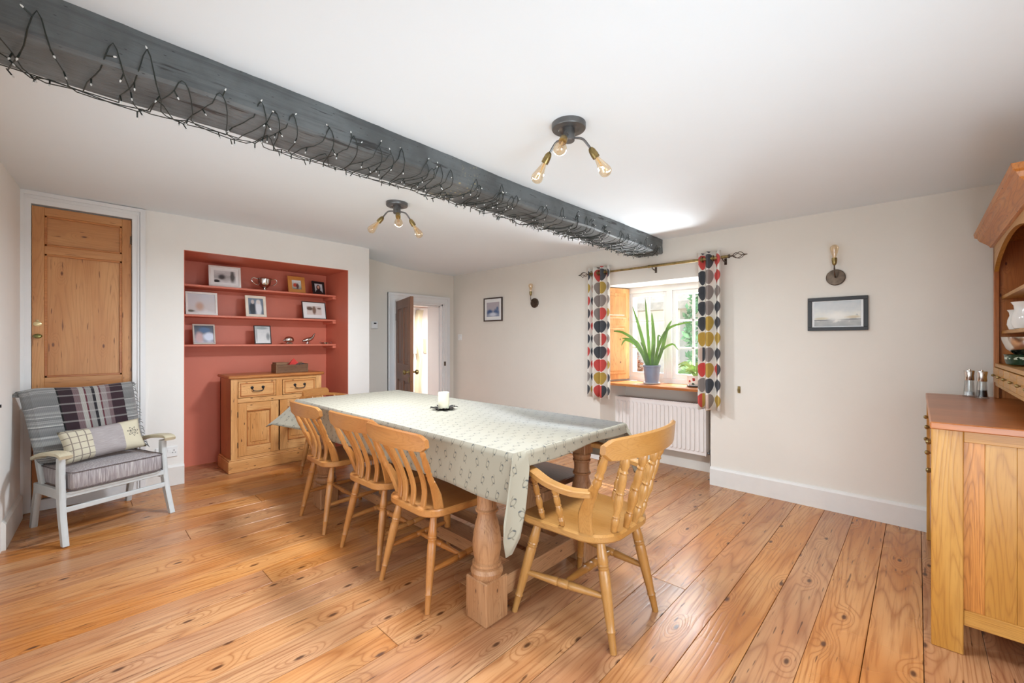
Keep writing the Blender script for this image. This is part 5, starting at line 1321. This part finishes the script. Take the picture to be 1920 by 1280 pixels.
# ------------------------------------------------------------------ fairy lights on the beam
fy_ = thing('fairy_lights', 'dark green string of tiny clear fairy lights wound loosely along the beam', 'string lights', (0, 0, 0))
wire_m = plain('dark_green_wire', (34, 42, 38), .5); tip = plain('clear_bulb_tip', (236, 238, 236), .2)
rnd = random.Random(5)
def beam_pt(s_, x):
    """s_: 0 up the front face .. 1 front lower edge .. 2 back lower edge .. 2.4 up the back"""
    g = .006
    if s_ <= 1: return Vector((x, 1.746-g-rnd.uniform(0, .01), 2.205-(2.205-2.078)*s_))
    if s_ <= 2: return Vector((x, 1.746+(2.008-1.746)*(s_-1), 2.078-g-rnd.uniform(0, .012)))
    return Vector((x, 2.012+g, 2.078+.1*(s_-2)))
bulb_me = None
wm = MB(); spots = []
for strand in range(4):
    x = -.27 + .05*strand; pts = []; fwd = True
    while x < WX-.10:
        top_s = rnd.uniform(.38, .85); 
        seq = ((2.05, .0), (1.6, .02), (1.15, .045), (top_s, .07), (1.05, .095), (1.45, .12), (1.9, .15)) if rnd.random() < .7 else ((2.0, .0), (1.5, .04), (1.9, .1), (2.12, .14))
        for s_, dx_ in seq:
            q = beam_pt(s_, x+dx_)
            if q.x < WX-.02: pts.append(q)
        step = rnd.uniform(.20, .34) * (1.15 if x < 1.2 else .70)
        x += step
    pp, _ = catmull(pts, [0]*len(pts), 3)
    for q in pp:      # keep the cable outside the timber
        if 1.738 < q.y < 2.018 and q.z > 2.070:
            df, db, dk = q.y-1.738, q.z-2.070, 2.018-q.y
            if df <= db and df <= dk: q.y = 1.738
            elif db <= dk: q.z = 2.070
            else: q.y = 2.018
    wm.tube(pp, .0019, 5, 0, True)
    k = 0
    while k < len(pp)-2:
        spots.append((pp[k], (pp[k+1]-pp[k]).normalized())); k += rnd.choice((3, 4, 5))
wm.build('wire', wire_m, fy_)
bm_ = MB(); bm_.mi = 0; bm_.turned((0, 0, 0), (0, 0, .020), [(.0022, 0), (.0023, 1)], 6); bm_.mi = 1; bm_.turned((0, 0, .020), (0, 0, .028), [(.0022, 0), (.0026, .5), (.0010, 1)], 6)
b0 = bm_.build('bulb', [wire_m, tip], fy_)
if len(spots) > 290: spots = [spots[i] for i in sorted(rnd.sample(range(len(spots)), 290))]
for i, (q, d) in enumerate(spots):
    o = b0 if i == 0 else b0.copy()
    if i: COL.objects.link(o); o.parent = fy_
    o.location = q
    outw = Vector((rnd.uniform(-.7, .7), -1 if q.y < 1.75 else rnd.uniform(-.5, .5), -1 if q.y > 1.745 else rnd.uniform(-.6, .9)))
    if q.y < 1.75: outw.y = -.35
    o.rotation_euler = outw.to_track_quat('Z', 'Y').to_euler()
